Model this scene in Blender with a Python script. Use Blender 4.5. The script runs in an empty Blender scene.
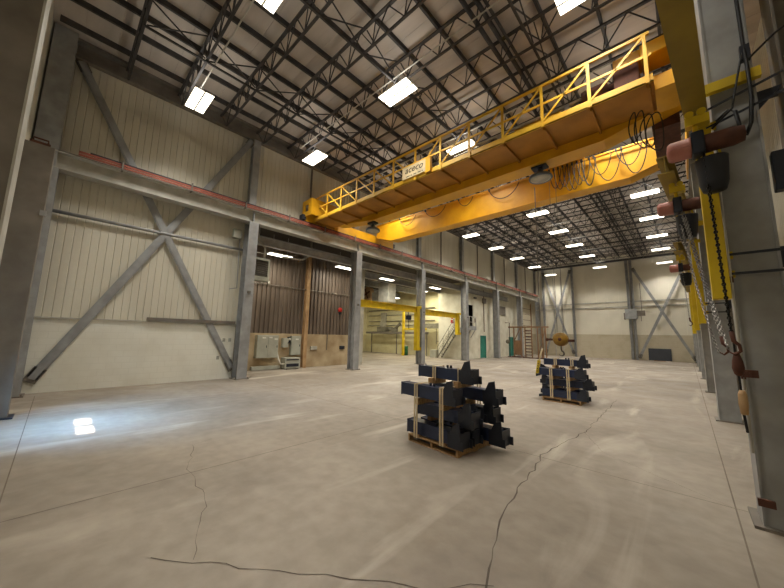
import bpy, bmesh, math, random
from mathutils import Vector, Matrix
random.seed(7)
C = bpy.context.scene.collection
SC = bpy.context.scene
PI = math.pi

# ------------------------------------------------------------------ materials
def lin(c):
    return tuple(((v/255)/12.92 if v/255 <= .04045 else ((v/255+.055)/1.055)**2.4) for v in c)

def mat(name, rgb, rough=.6, metal=0.0, rgb2=None, scale=3.0, detail=4, lo=.35, hi=.7, stretch=(1, 1, 1), bump=0.0, spec=.4):
    m = bpy.data.materials.new(name); m.use_nodes = True
    nt = m.node_tree; b = nt.nodes['Principled BSDF']
    b.inputs['Roughness'].default_value = rough; b.inputs['Metallic'].default_value = metal
    b.inputs['Specular IOR Level'].default_value = spec
    c1 = (*lin(rgb), 1)
    if rgb2 is None: rgb2 = tuple(v*.86 for v in rgb)
    tc = nt.nodes.new('ShaderNodeTexCoord'); mp = nt.nodes.new('ShaderNodeMapping'); nz = nt.nodes.new('ShaderNodeTexNoise')
    mp.inputs['Scale'].default_value = stretch
    nz.inputs['Scale'].default_value = scale; nz.inputs['Detail'].default_value = detail
    cr = nt.nodes.new('ShaderNodeValToRGB')
    cr.color_ramp.elements[0].position = lo; cr.color_ramp.elements[1].position = hi
    cr.color_ramp.elements[0].color = (*lin(rgb2), 1); cr.color_ramp.elements[1].color = c1
    L = nt.links.new
    L(tc.outputs['Object'], mp.inputs[0]); L(mp.outputs[0], nz.inputs['Vector']); L(nz.outputs['Fac'], cr.inputs[0]); L(cr.outputs[0], b.inputs['Base Color'])
    if bump:
        bp = nt.nodes.new('ShaderNodeBump'); bp.inputs['Strength'].default_value = bump; bp.inputs['Distance'].default_value = .02
        L(nz.outputs['Fac'], bp.inputs['Height']); L(bp.outputs[0], b.inputs['Normal'])
    return m

def emit(name, rgb, strength):
    m = bpy.data.materials.new(name); m.use_nodes = True
    b = m.node_tree.nodes['Principled BSDF']
    b.inputs['Base Color'].default_value = (*lin(rgb), 1)
    b.inputs['Emission Color'].default_value = (*lin(rgb), 1); b.inputs['Emission Strength'].default_value = strength
    return m

def concrete():
    m = bpy.data.materials.new('concrete floor'); m.use_nodes = True
    nt = m.node_tree; b = nt.nodes['Principled BSDF']; L = nt.links.new; N = nt.nodes.new
    tc = N('ShaderNodeTexCoord')
    def noise(s, d, st=(1, 1, 1), rot=0, dist=0):
        mp = N('ShaderNodeMapping'); mp.inputs['Scale'].default_value = st; mp.inputs['Rotation'].default_value = (0, 0, rot)
        n = N('ShaderNodeTexNoise'); n.inputs['Scale'].default_value = s; n.inputs['Detail'].default_value = d; n.inputs['Distortion'].default_value = dist
        L(tc.outputs['Object'], mp.inputs[0]); L(mp.outputs[0], n.inputs['Vector']); return n
    def ramp(n, a, bb, ca, cb):
        r = N('ShaderNodeValToRGB'); r.color_ramp.elements[0].position = a; r.color_ramp.elements[1].position = bb
        r.color_ramp.elements[0].color = (*ca, 1); r.color_ramp.elements[1].color = (*cb, 1); L(n.outputs['Fac'], r.inputs[0]); return r
    def mix(kind, f, a, bb):
        x = N('ShaderNodeMix'); x.data_type = 'RGBA'; x.blend_type = kind
        if isinstance(f, (int, float)): x.inputs[0].default_value = f
        else: L(f, x.inputs[0])
        L(a, x.inputs[6])
        if isinstance(bb, tuple): x.inputs[7].default_value = (*bb, 1)
        else: L(bb, x.inputs[7])
        return x.outputs[2]
    base = ramp(noise(.28, 9), .34, .70, lin((126, 116, 103)), lin((160, 149, 134)))
    fine = ramp(noise(5, 8), .35, .7, (.80, .79, .78), (1.05, 1.05, 1.05))
    c = mix('MULTIPLY', .8, base.outputs[0], fine.outputs[0])
    streak = ramp(noise(1.1, 7, (1, .22, 1), .5, .8), .58, .74, (0, 0, 0), (1, 1, 1))     # pale scuffs dragged along the hall
    c = mix('MIX', streak.outputs[0], c, lin((182, 172, 157)))
    dark = ramp(noise(.55, 5, (1, .6, 1), .2), .60, .76, (0, 0, 0), (.55, .55, .55))      # oil stains
    c = mix('MIX', dark.outputs[0], c, lin((104, 92, 80)))
    L(c, b.inputs['Base Color'])
    rr = ramp(noise(.9, 6), .3, .7, (.38, .38, .38), (.6, .6, .6)); L(rr.outputs[0], b.inputs['Roughness'])
    b.inputs['Specular IOR Level'].default_value = .45
    bp = N('ShaderNodeBump'); bp.inputs['Strength'].default_value = .12; bp.inputs['Distance'].default_value = .02
    L(noise(9, 8).outputs['Fac'], bp.inputs['Height']); L(bp.outputs[0], b.inputs['Normal'])
    return m

def blockwork(name, rgb, rgb2, mortar):
    m = bpy.data.materials.new(name); m.use_nodes = True
    nt = m.node_tree; b = nt.nodes['Principled BSDF']; L = nt.links.new; N = nt.nodes.new
    tc = N('ShaderNodeTexCoord'); sx = N('ShaderNodeSeparateXYZ'); cx = N('ShaderNodeCombineXYZ'); ad = N('ShaderNodeMath')
    L(tc.outputs['Object'], sx.inputs[0]); L(sx.outputs[0], ad.inputs[0]); L(sx.outputs[1], ad.inputs[1])
    L(ad.outputs[0], cx.inputs[0]); L(sx.outputs[2], cx.inputs[1])
    br = N('ShaderNodeTexBrick'); br.inputs['Scale'].default_value = 1; br.inputs['Brick Width'].default_value = .4; br.inputs['Row Height'].default_value = .2
    br.inputs['Mortar Size'].default_value = .006; br.inputs['Color1'].default_value = (*lin(rgb), 1); br.inputs['Color2'].default_value = (*lin(rgb), 1)
    br.inputs['Mortar'].default_value = (*lin(mortar), 1); L(cx.outputs[0], br.inputs['Vector'])
    nz = N('ShaderNodeTexNoise'); nz.inputs['Scale'].default_value = 1.3; nz.inputs['Detail'].default_value = 7; L(tc.outputs['Object'], nz.inputs['Vector'])
    cr = N('ShaderNodeValToRGB'); cr.color_ramp.elements[0].position = .45; cr.color_ramp.elements[1].position = .75
    cr.color_ramp.elements[0].color = (0, 0, 0, 1); cr.color_ramp.elements[1].color = (.8, .8, .8, 1); L(nz.outputs['Fac'], cr.inputs[0])
    mx = N('ShaderNodeMix'); mx.data_type = 'RGBA'; L(cr.outputs[0], mx.inputs[0]); L(br.outputs['Color'], mx.inputs[6]); mx.inputs[7].default_value = (*lin(rgb2), 1)
    L(mx.outputs[2], b.inputs['Base Color']); b.inputs['Roughness'].default_value = .75
    return m

def glass():
    m = bpy.data.materials.new('window glass'); m.use_nodes = True
    nt = m.node_tree; nt.nodes.clear(); o = nt.nodes.new('ShaderNodeOutputMaterial'); t = nt.nodes.new('ShaderNodeBsdfTransparent'); g = nt.nodes.new('ShaderNodeBsdfGlossy'); x = nt.nodes.new('ShaderNodeMixShader')
    g.inputs['Roughness'].default_value = .02; x.inputs[0].default_value = .06
    nt.links.new(t.outputs[0], x.inputs[1]); nt.links.new(g.outputs[0], x.inputs[2]); nt.links.new(x.outputs[0], o.inputs[0]); return m

M = dict(
    floor=concrete(),
    siding=mat('cream siding', (214, 209, 192), .55, 0, (198, 192, 174), .8, stretch=(1, 1, .25)),
    siding_far=mat('far wall panel', (226, 220, 202), .6, 0, (212, 206, 188), .5),
    block=blockwork('white painted block', (224, 222, 208), (210, 206, 188), (214, 212, 197)),
    block_tan=blockwork('tan painted block', (190, 180, 156), (172, 160, 132), (180, 170, 146)),
    block_yellow=blockwork('yellow-lit block', (214, 206, 168), (194, 182, 138), (200, 190, 150)),  # yellow lamplight on the aisle walls is put into the block colour
    beige=mat('beige concrete wall', (188, 170, 138), .8, 0, (150, 128, 96), 1.2, 8),
    office=mat('office plaster', (216, 212, 194), .7, 0, (194, 188, 166), 1.5, 8, .3, .6),
    ribbed=mat('dark ribbed cladding', (124, 110, 98), .5, .1, (98, 86, 76), 2, stretch=(1, 1, .2)),
    deck=mat('roof deck', (196, 186, 174), .7, 0, (172, 163, 152), 1.2, stretch=(.3, 1.5, 1)),
    steel=mat('grey painted steel', (160, 161, 160), .5, .1, (138, 138, 136), 3),
    steel_pale=mat('pale grey steel', (190, 188, 178), .5, .1, (166, 162, 150), 2.5),
    steel_brown=mat('brown grey steel', (126, 119, 109), .6, .1, (104, 97, 87), 2),
    joist=mat('dark joist steel', (74, 71, 69), .6, .2, (58, 55, 53), 3),
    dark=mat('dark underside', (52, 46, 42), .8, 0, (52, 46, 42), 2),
    yellow=mat('crane yellow', (226, 170, 26), .42, 0, (204, 148, 18), 1.5, 5, spec=.5),
    yellow_pale=mat('walkway yellow', (230, 184, 58), .45, 0, (208, 158, 40), 2, 5),
    yellow_deck=mat('walkway plate', (182, 126, 44), .6, 0, (150, 102, 34), 1.5, 6),
    jib=mat('jib yellow', (214, 186, 30), .45, 0, (186, 156, 26), 2, 5),
    jib_dark=mat('dark jib yellow', (150, 126, 40), .55, 0, (124, 102, 34), 2, 6),  # darker, olive version of the jib yellow, for the right-hand booms
    red=mat('conductor red', (158, 90, 72), .75, 0, (132, 70, 54), 3),
    pink=mat('salmon motor paint', (178, 118, 102), .55, 0, (152, 94, 80), 4),
    rust=mat('rust brown', (98, 60, 44), .75, .1, (72, 44, 33), 6, 6),
    black=mat('black rubber and unlit room', (24, 23, 23), .5),
    chain=mat('zinc chain', (150, 148, 142), .35, .8, (110, 108, 104), 20),
    chain_dark=mat('oiled chain', (40, 38, 37), .4, .7, (28, 27, 26), 20),
    navy=mat('navy painted steel', (36, 48, 78), .35, .1, (28, 37, 60), 3, spec=.5),
    charcoal=mat('black primed steel', (42, 46, 56), .45, .1, (33, 36, 44), 3),
    wood=mat('pallet wood', (176, 142, 98), .8, 0, (140, 108, 72), 4, stretch=(1, 6, 6)),
    band=mat('tan banding', (212, 196, 164), .5, 0, (190, 172, 138), 8),
    white=mat('white enamel', (222, 220, 208), .5),
    duct=mat('galvanised duct', (188, 184, 170), .45, .3, (160, 156, 144), 3),
    cabinet=mat('electrical grey', (168, 168, 154), .5, 0, (150, 150, 136), 2),
    teal=mat('teal door paint', (58, 138, 120), .5, 0, (46, 116, 102), 2),
    timber=mat('weathered brown frame', (156, 122, 88), .8, 0, (122, 92, 64), 3, 6, stretch=(4, 4, .6)),
    pole=mat('rusty tan pole', (184, 152, 110), .75, 0, (150, 116, 80), 2.5, 6),
    brass=mat('hook block yellow', (158, 120, 34), .5, .1, (108, 78, 26), 5, 6),
    green=mat('green barrel', (26, 92, 56), .5),
    redp=mat('signal red', (190, 40, 36), .5),
    lamp=mat('lamp enamel', (112, 122, 130), .35, .2, (92, 100, 108), 4),
    board=mat('dark board', (34, 36, 42), .5, 0, (26, 28, 33), 2),
    crack=mat('floor crack', (98, 88, 78), .9),
    joint=mat('floor joint', (120, 109, 97), .9),
    sign=mat('sign panel', (222, 202, 160), .6),
    ink=mat('sign lettering', (52, 44, 36), .6),
    rollup=mat('roll up door white', (214, 206, 184), .6, 0, (196, 186, 160), 1),
    glass=glass(),
    glow=emit('lamp diffuser', (255, 246, 226), 5.5),
    glow_far=emit('aisle lamp diffuser', (255, 248, 230), 5.0),
    cable=mat('cable sheath', (52, 44, 36), .6),
    rope=mat('wire rope', (120, 112, 100), .6, .4),
    dull=mat('machine grey', (126, 122, 106), .6, .1, (96, 92, 78), 3),
)

# ------------------------------------------------------------------ mesh helpers
class MB:
    def __init__(s): s.bm = bmesh.new()
    def box(s, x0, x1, y0, y1, z0, z1, bev=0):
        v = [s.bm.verts.new((x, y, z)) for z in (z0, z1) for x, y in ((x0, y0), (x1, y0), (x1, y1), (x0, y1))]
        fs = [s.bm.faces.new([v[i] for i in f]) for f in ((3, 2, 1, 0), (4, 5, 6, 7), (0, 1, 5, 4), (1, 2, 6, 5), (2, 3, 7, 6), (3, 0, 4, 7))]
        if bev:
            es = list({e for f in fs for e in f.edges}); bmesh.ops.bevel(s.bm, geom=es, offset=bev, segments=2, affect='EDGES', profile=.5)
        return s
    def bar(s, p, q, w, h=None, up=(0, 0, 1)):
        h = h or w; p = Vector(p); q = Vector(q); d = (q-p).normalized(); u = Vector(up)
        if abs(d.dot(u)) > .99: u = Vector((1, 0, 0))
        r = d.cross(u).normalized(); u = r.cross(d)
        a = [s.bm.verts.new(o + r*w/2*i + u*h/2*j) for o in (p, q) for i, j in ((-1, -1), (1, -1), (1, 1), (-1, 1))]
        for f in ((0, 1, 2, 3), (7, 6, 5, 4), (4, 5, 1, 0), (5, 6, 2, 1), (6, 7, 3, 2), (7, 4, 0, 3)): s.bm.faces.new([a[i] for i in f])
        return s
    def tube(s, pts, r, seg=8, cap=True):
        pts = [Vector(p) for p in pts]; rings = []; u = None
        for i, p in enumerate(pts):
            d = (pts[min(i+1, len(pts)-1)] - pts[max(i-1, 0)]).normalized()
            if u is None: u = Vector((0, 0, 1)) if abs(d.z) < .9 else Vector((1, 0, 0))
            a = d.cross(u).normalized(); u = a.cross(d).normalized()
            rr = r[i] if isinstance(r, (list, tuple)) else r
            rings.append([s.bm.verts.new(p + a*rr*math.cos(2*PI*k/seg) + u*rr*math.sin(2*PI*k/seg)) for k in range(seg)])
        for A, B in zip(rings, rings[1:]):
            for k in range(seg):
                f = s.bm.faces.new((A[k], A[(k+1) % seg], B[(k+1) % seg], B[k])); f.smooth = seg > 6
        if cap: s.bm.faces.new(rings[0][::-1]); s.bm.faces.new(rings[-1])
        return s
    def lathe(s, c, prof, seg=20, axis=(0, 0, 1)):
        ax = Vector(axis).normalized(); a = ax.orthogonal().normalized(); b = ax.cross(a); c = Vector(c)
        rings = [[s.bm.verts.new(c + ax*z + (a*math.cos(2*PI*k/seg) + b*math.sin(2*PI*k/seg))*max(r, 1e-4)) for k in range(seg)] for r, z in prof]
        for A, B in zip(rings, rings[1:]):
            for k in range(seg):
                f = s.bm.faces.new((A[k], A[(k+1) % seg], B[(k+1) % seg], B[k])); f.smooth = True
        s.bm.faces.new(rings[0][::-1]); s.bm.faces.new(rings[-1]); return s
    def prism(s, poly, d):
        d = Vector(d); a = [s.bm.verts.new(p) for p in poly]; b = [s.bm.verts.new(Vector(p)+d) for p in poly]; n = len(a)
        s.bm.faces.new(a[::-1]); s.bm.faces.new(b)
        for i in range(n): s.bm.faces.new((a[i], a[(i+1) % n], b[(i+1) % n], b[i]))
        return s
    def torus(s, c, R, r, rx, rot, seg=10, sub=5):
        # chain link: R half-height, rx half-width
        c = Vector(c); rings = []
        for i in range(seg):
            t = 2*PI*i/seg; ctr = Vector((rx*math.cos(t), 0, R*math.sin(t))); n = Vector((math.cos(t), 0, math.sin(t)))
            ring = []
            for k in range(sub):
                a = 2*PI*k/sub; p = ctr + n*r*math.cos(a) + Vector((0, 1, 0))*r*math.sin(a)
                ring.append(s.bm.verts.new(c + rot @ p))
            rings.append(ring)
        for i in range(seg):
            A, B = rings[i], rings[(i+1) % seg]
            for k in range(sub): s.bm.faces.new((A[k], A[(k+1) % sub], B[(k+1) % sub], B[k]))
        return s
    def ibeam(s, p, q, w, h, tf=.02, tw=.014):
        p = Vector(p); q = Vector(q); d = (q-p).normalized(); r = d.cross(Vector((0, 0, 1))).normalized(); u = r.cross(d)
        s.bar(p+u*(h/2-tf/2), q+u*(h/2-tf/2), w, tf); s.bar(p-u*(h/2-tf/2), q-u*(h/2-tf/2), w, tf); s.bar(p, q, tw, h-2*tf); return s
    def hcol(s, x0, x1, y0, y1, z0, z1, t=.025):
        s.box(x0, x0+t, y0, y1, z0, z1); s.box(x1-t, x1, y0, y1, z0, z1); ym = (y0+y1)/2; s.box(x0+t, x1-t, ym-t/2, ym+t/2, z0, z1); return s
    def chain(s, p, q, link=.05, r=.006, sag=None):
        p = Vector(p); q = Vector(q); L = (q-p).length; n = max(2, int(L/(link*.78))); d = (q-p).normalized()
        base = d.to_track_quat('Z', 'X').to_matrix()
        for i in range(n):
            f = (i+.5)/n; c = p.lerp(q, f)
            if sag: c = c + Vector(sag)*4*f*(1-f)
            s.torus(c, link/2-r, r, link*.32, base @ Matrix.Rotation(PI/2*(i % 2), 3, 'Z'), 8, 4)
        return s
    def build(s, name, m, parent=None, loc=None, smooth=False):
        bmesh.ops.recalc_face_normals(s.bm, faces=s.bm.faces[:])
        off = Vector(loc) if loc is not None else Vector((0, 0, 0))
        if parent is not None:
            off = Vector(parent.get('_o', (0, 0, 0))); o_off = off
        me = bpy.data.meshes.new(name)
        for v in s.bm.verts: v.co -= off
        s.bm.to_mesh(me); s.bm.free(); me.materials.append(m)
        o = bpy.data.objects.new(name, me); C.objects.link(o)
        if parent is not None: o.parent = parent; o['_o'] = list(off)
        else: o.location = off; o['_o'] = list(off)
        return o

def tag(o, label=None, cat=None, group=None, kind=None):
    if label: o['label'] = label
    if cat: o['category'] = cat
    if group: o['group'] = group
    if kind: o['kind'] = kind
    return o
def thing(name, label, cat, loc, group=None):
    o = bpy.data.objects.new(name, None); C.objects.link(o); o.location = loc; o['_o'] = list(loc); o.empty_display_size = .2
    return tag(o, label, cat, group)
def struct(name, mb, m): return tag(mb.build(name, m), kind='structure')
def dup(root, dloc, label=None, rot=None):
    r = root.copy(); C.objects.link(r); r.location = Vector(root.location) + Vector(dloc)
    if rot is not None: r.rotation_euler = (0, 0, rot)
    if label: r['label'] = label
    for ch in list(root.children):
        c = ch.copy(); C.objects.link(c); c.parent = r
        for g in list(ch.children):
            d = g.copy(); C.objects.link(d); d.parent = c
    return r
ORD = ['first', 'second', 'third', 'fourth', 'fifth', 'sixth', 'seventh', 'eighth', 'ninth', 'tenth', 'eleventh', 'twelfth', 'thirteenth', 'fourteenth', 'fifteenth', 'sixteenth', 'seventeenth', 'eighteenth', 'nineteenth', 'twentieth'] + \
      ['twenty-' + w for w in ('first', 'second', 'third', 'fourth', 'fifth', 'sixth', 'seventh', 'eighth', 'ninth')]

BAY = [-.7 + 6.1*k for k in range(8)]          # column lines along the hall
YF = 42.0                                      # far wall
ZR = 6.70                                      # underside of the crane runways
ZD = 11.38                                     # roof deck

# ------------------------------------------------------------------ setting
def siding_along_y(x, face, y0, y1, z0, z1, pitch=.2, g=.022, w=.035, t=.06):
    # vertical panels with a V groove between them; face = +1 looks towards +x
    mb = MB(); prof = []; y = y0
    while y < y1 - 1e-6:
        e = min(y+pitch, y1); prof += [(x, y), (x, e-w), (x-face*g, e-w/2)]; y = e
    prof.append((x, y1)); back = [(x-face*(t+g), y1), (x-face*(t+g), y0)]
    mb.prism([(a, b, z0) for a, b in prof+back], (0, 0, z1-z0)); return mb
def siding_along_x(y, face, x0, x1, z0, z1, pitch=.305, g=.02, w=.03, t=.08):
    mb = MB(); prof = []; x = x0
    while x < x1 - 1e-6:
        e = min(x+pitch, x1); prof += [(x, y), (e-w, y), (e-w/2, y-face*g)]; x = e
    prof.append((x1, y)); back = [(x1, y-face*(t+g)), (x0, y-face*(t+g))]
    mb.prism([(a, b, z0) for a, b in prof+back], (0, 0, z1-z0)); return mb

struct('floor', MB().box(-30, 3.2, -1.4, 44, -.25, 0), M['floor'])
mb = MB()
y = -1.2
prof = []
while y < YF+.3:                                # trapezoid roof deck, ribs run across the hall
    prof += [(y, ZD), (y+.745, ZD), (y+.755, ZD+.012), (y+.77, ZD+.012)]; y += .78
prof += [(y, ZD), (y, ZD+.14), (-1.2, ZD+.14)]
mb.prism([(-14.6, a, b) for a, b in prof], (17.2, 0, 0)); struct('ceiling', mb, M['deck'])
struct('wall_left', siding_along_y(-14.1, 1, -1.15, 5.35, 2.2, ZR+.4), M['siding'])
struct('wall_left_upper', siding_along_y(-14.12, 1, -1.15, YF, ZR+.4, ZD), M['siding'])
struct('wall_left_masonry', MB().box(-14.35, -14.04, -1.15, 5.35, 0, 2.2), M['block'])
struct('trim_1', MB().box(-14.1, -13.99, -1.0, 5.3, 2.2, 2.235), M['steel_pale'])
struct('wall_far', siding_along_x(YF, -1, -14.6, 2.4, 2.6, ZD, 1.05, .012, .02), M['siding_far'])
struct('wall_far_lower', MB().box(-14.6, 2.4, YF-.06, YF+.2, 0, 2.6), M['block_tan'])
struct('wall_right', siding_along_y(2.3, -1, -1.2, YF, 0, ZD), M['siding'])
# near end wall with the window that lets the daylight in
WX = (-9.62, -8.12); WZ = (2.28, 2.92); YN = -1.15
mb = MB().box(-14.6, WX[0], YN-.2, YN, 0, ZD).box(WX[1], 2.6, YN-.2, YN, 0, ZD).box(WX[0], WX[1], YN-.2, YN, 0, WZ[0]).box(WX[0], WX[1], YN-.2, YN, WZ[1], ZD)
struct('wall_near', mb, M['siding'])
mb = MB()
for a, b, c, d in ((WX[0], WX[1], WZ[0], WZ[0]+.05), (WX[0], WX[1], WZ[1]-.05, WZ[1]), (WX[0], WX[0]+.05, WZ[0], WZ[1]), (WX[1]-.05, WX[1], WZ[0], WZ[1]), (-8.95, -8.79, WZ[0], WZ[1])):
    mb.box(a, b, YN-.13, YN-.06, c, d)
w1 = tag(mb.build('window_1', M['steel']), kind='structure')
MB().box(WX[0]+.05, -8.95, YN-.10, YN-.09, WZ[0]+.05, WZ[1]-.05).box(-8.79, WX[1]-.05, YN-.10, YN-.09, WZ[0]+.05, WZ[1]-.05).build('pane', M['glass'], w1)

# side aisle behind the open column line
struct('wall_recess_lower', MB().box(-16.6, -16.3, 5.0, 13.9, 0, 1.9), M['beige'])
mb = MB(); prof = []; y = 5.0; x = -16.3
while y < 13.85:
    prof += [(x, y), (x, y+.10), (x-.07, y+.125), (x-.07, y+.225)]; y += .25
prof += [(x-.12, y), (x-.12, 5.0)]
mb.prism([(a, b, 1.9) for a, b in prof], (0, 0, 4.7)); struct('wall_recess', mb, M['ribbed'])
struct('wall_recess_side', MB().box(-16.6, -14.04, 5.2, 5.4, 0, 7.0), M['siding'])
struct('wall_aisle_back', MB().box(-29, -17.1, 26.3, 26.5, 0, 7.0), M['block_yellow'])
struct('wall_aisle_left', MB().box(-29.3, -29, 5, 26.5, 0, 7.0), M['block_yellow'])
struct('wall_aisle_near', MB().box(-29, -16.6, 5.0, 5.2, 0, 7.0), M['block_yellow'])
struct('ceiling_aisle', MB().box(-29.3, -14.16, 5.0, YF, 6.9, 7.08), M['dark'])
# office block front with two doors, a doorway up high and the roll-up door
XO = -14.5
mb = MB()
for a, b, c, d in ((24.85, 25.4, 0, 6.9), (25.4, 26.65, 0, 2.75), (25.4, 26.65, 4.95, 6.9), (26.65, 27.9, 0, 6.9), (27.9, 29.05, 2.15, 6.9), (29.05, 34.5, 0, 6.9), (34.5, 35.7, 2.1, 6.9), (35.7, 38.3, 0, 6.9), (38.3, 41.7, 6.36, 6.9), (41.7, 42, 0, 6.9)):
    mb.box(XO-.1, XO, a, b, c, d)
struct('wall_office', mb, M['office'])
struct('wall_office_room', MB().box(-16.5, -16.4, 25.0, 27.5, 2.4, 5.4).box(-16.4, XO-.11, 27.4, 27.5, 2.4, 5.4).box(-16.4, XO-.11, 25.0, 25.1, 2.4, 5.4).box(-16.4, XO-.11, 25.1, 27.4, 2.3, 2.4).box(-16.4, XO-.11, 25.1, 27.4, 5.4, 5.5), M['black'])  # darkness of the unlit room is painted in as black walls
struct('wall_office_side', MB().box(-17.2, XO-.1, 24.85, 24.97, 0, 6.9).box(-17.2, -17.0, 24.97, 26.5, 0, 6.9), M['office'])
for n, (a, b, h) in enumerate(((27.9, 29.05, 2.15), (34.5, 35.7, 2.1)), 1):
    d = tag(MB().box(XO-.1, XO-.05, a+.06, b-.06, .02, h-.06).build('door_%d' % n, M['teal']), 'teal steel door in the office wall, ' + ('left of the pair' if n == 1 else 'behind the brown gantry'), kind='structure')
    MB().box(XO-.18, XO+.03, a, a+.06, 0, h).box(XO-.18, XO+.03, b-.06, b, 0, h).box(XO-.18, XO+.03, a, b, h-.06, h).build('door_frame', M['teal'], d)
    MB().tube([(XO-.05, a+.16, 1.02), (XO-.03, a+.16, 1.02), (XO-.03, a+.28, 1.02)], .012, 8).build('door_handle', M['steel_pale'], d)
mb = MB()
for k in range(9): mb.box(XO-.12, XO-.07, 38.3, 41.7, .02+.713*k, .02+.713*k+.66)
d3 = tag(mb.build('door_3', M['rollup']), 'white sectional roll-up door at the far left corner', kind='structure')
mb = MB()
for k in range(1, 9): mb.box(XO-.115, XO-.08, 38.3, 41.7, .02+.713*k-.05, .02+.713*k)
mb.build('panel_joint', M['rust'], d3)
MB().box(XO-.2, XO+.04, 38.2, 38.32, 0, 6.5).box(XO-.2, XO+.04, 41.68, 41.8, 0, 6.5).build('door_frame', M['timber'], d3)

# eave strip under the deck
struct('trim_2', MB().box(-14.1, -13.9, -1, YF, 10.75, 10.84).box(-14.1, -14.02, -1, YF, 10.84, ZD).box(-14.1, -13.8, -1, YF, ZD-.12, ZD-.02), M['steel_brown'])
struct('trim_3', MB().box(-14.0, 2.2, YF-.2, YF-.08, 10.7, 10.95), M['joist'])

# cracks and saw-cut joints in the floor
def strip(name, pts, w, m, jag=0, label=None):
    if jag:
        out = [pts[0]]
        for p, q in zip(pts, pts[1:]):
            n = max(2, int(math.dist(p, q)/.14))
            for i in range(1, n+1):
                f = i/n; out.append((p[0]+(q[0]-p[0])*f+random.uniform(-jag, jag), p[1]+(q[1]-p[1])*f+random.uniform(-jag, jag)))
        pts = out
    bm = bmesh.new(); L = []; R = []
    for i, p in enumerate(pts):
        a = pts[max(i-1, 0)]; b = pts[min(i+1, len(pts)-1)]; dx, dy = b[0]-a[0], b[1]-a[1]; l = math.hypot(dx, dy) or 1
        ww = w*(random.uniform(.35, 1.2) if jag else 1)
        L.append(bm.verts.new((p[0]-dy/l*ww/2, p[1]+dx/l*ww/2, .003))); R.append(bm.verts.new((p[0]+dy/l*ww/2, p[1]-dx/l*ww/2, .003)))
    for i in range(len(pts)-1): bm.faces.new((L[i], R[i], R[i+1], L[i+1]))
    me = bpy.data.meshes.new(name); bm.to_mesh(me); bm.free(); me.materials.append(m)
    o = bpy.data.objects.new(name, me); C.objects.link(o); return tag(o, label, kind='structure')
strip('floor_crack', [(-1.8, 12.6), (-1.74, 10.2), (-1.69, 7.7), (-1.8, 6.4), (-1.89, 5.66), (-1.75, 4.96), (-1.73, 4.25), (-1.63, 3.74), (-1.49, 3.22), (-1.34, 2.78), (-1.22, 2.3), (-1.1, 1.6)], .016, M['crack'], .03, 'long jagged crack in the concrete right of the near stack')
strip('floor_crack', [(-3.4, .75), (-3.12, .96), (-2.78, 1.23), (-2.36, 1.52), (-2.04, 1.77), (-1.58, 2.12), (-1.2, 2.5)], .010, M['crack'], .03, 'crack across the concrete in the foreground')
strip('floor_crack', [(-6.3, 2.1), (-6.18, 1.77), (-5.13, 1.45), (-4.11, 1.36), (-3.54, 1.15), (-3.1, 1.0)], .006, M['crack'], .03, 'fine crack in the concrete at left foreground')
strip('floor_crack', [(-1.7, 7.7), (-1.2, 6.6), (-.4, 6.0), (.3, 5.5)], .005, M['crack'], .02, 'fine crack branching toward the near right column')
for x in (.26, -5.0, -10.2): strip('floor_joint', [(x, -1), (x, 42)], .014, M['joint'])
for yy in (-.21, 5.55, 11.5, 17.6, 23.7, 29.8, 35.9): strip('floor_joint', [(-13.4, yy), (2, yy)], .012, M['joint'])

# ------------------------------------------------------------------ columns
for k, y in enumerate(BAY):
    where = ['at the left edge of the view', 'between the braced bay and the ribbed wall', 'left of the opening with the yellow jib crane', 'carrying the yellow jib mast beside the opening', 'beside the grey stair', 'right of the first teal door', 'behind the brown gantry', 'in the far left corner'][k]
    t = thing('steel_column', 'grey H-section crane column on the left side, ' + where, 'column', (-13.72, y, 0), 'left crane columns')
    MB().hcol(-13.98, -13.46, y-.2, y+.2, .03, ZR).build('shaft', M['steel'], t)
    MB().box(-14.04, -13.38, y-.28, y+.28, 0, .03).tube([(-13.42, y-.24, .03), (-13.42, y-.24, .07)], .018, 6).tube([(-13.42, y+.24, .03), (-13.42, y+.24, .07)], .018, 6).build('base_plate', M['steel_brown'], t)
    (MB().hcol(-13.98, -13.5, -1.1, -.58, ZR, ZD-.1, .025) if k == 0 else MB().hcol(-14.1, -13.84, y-.16, y+.16, ZR, 10.75, .016)).build('upper_shaft', M['steel'], t)
    MB().box(-13.44, -13.4, y-.06, y+.06, 3.55, 3.66).build('bracket_plate', M['steel_brown'], t)
for k in range(1, 7):
    y = BAY[k]+3.05
    tag(MB().box(-14.1, -14.03, y-.035, y+.035, 7.3, 10.75).build('wall_post', M['steel_brown'], loc=(-14.05, y, 7.3)), 'slim dark wall post above the left runway, %s bay from the camera' % ORD[k], 'post', 'upper wall posts')
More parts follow.
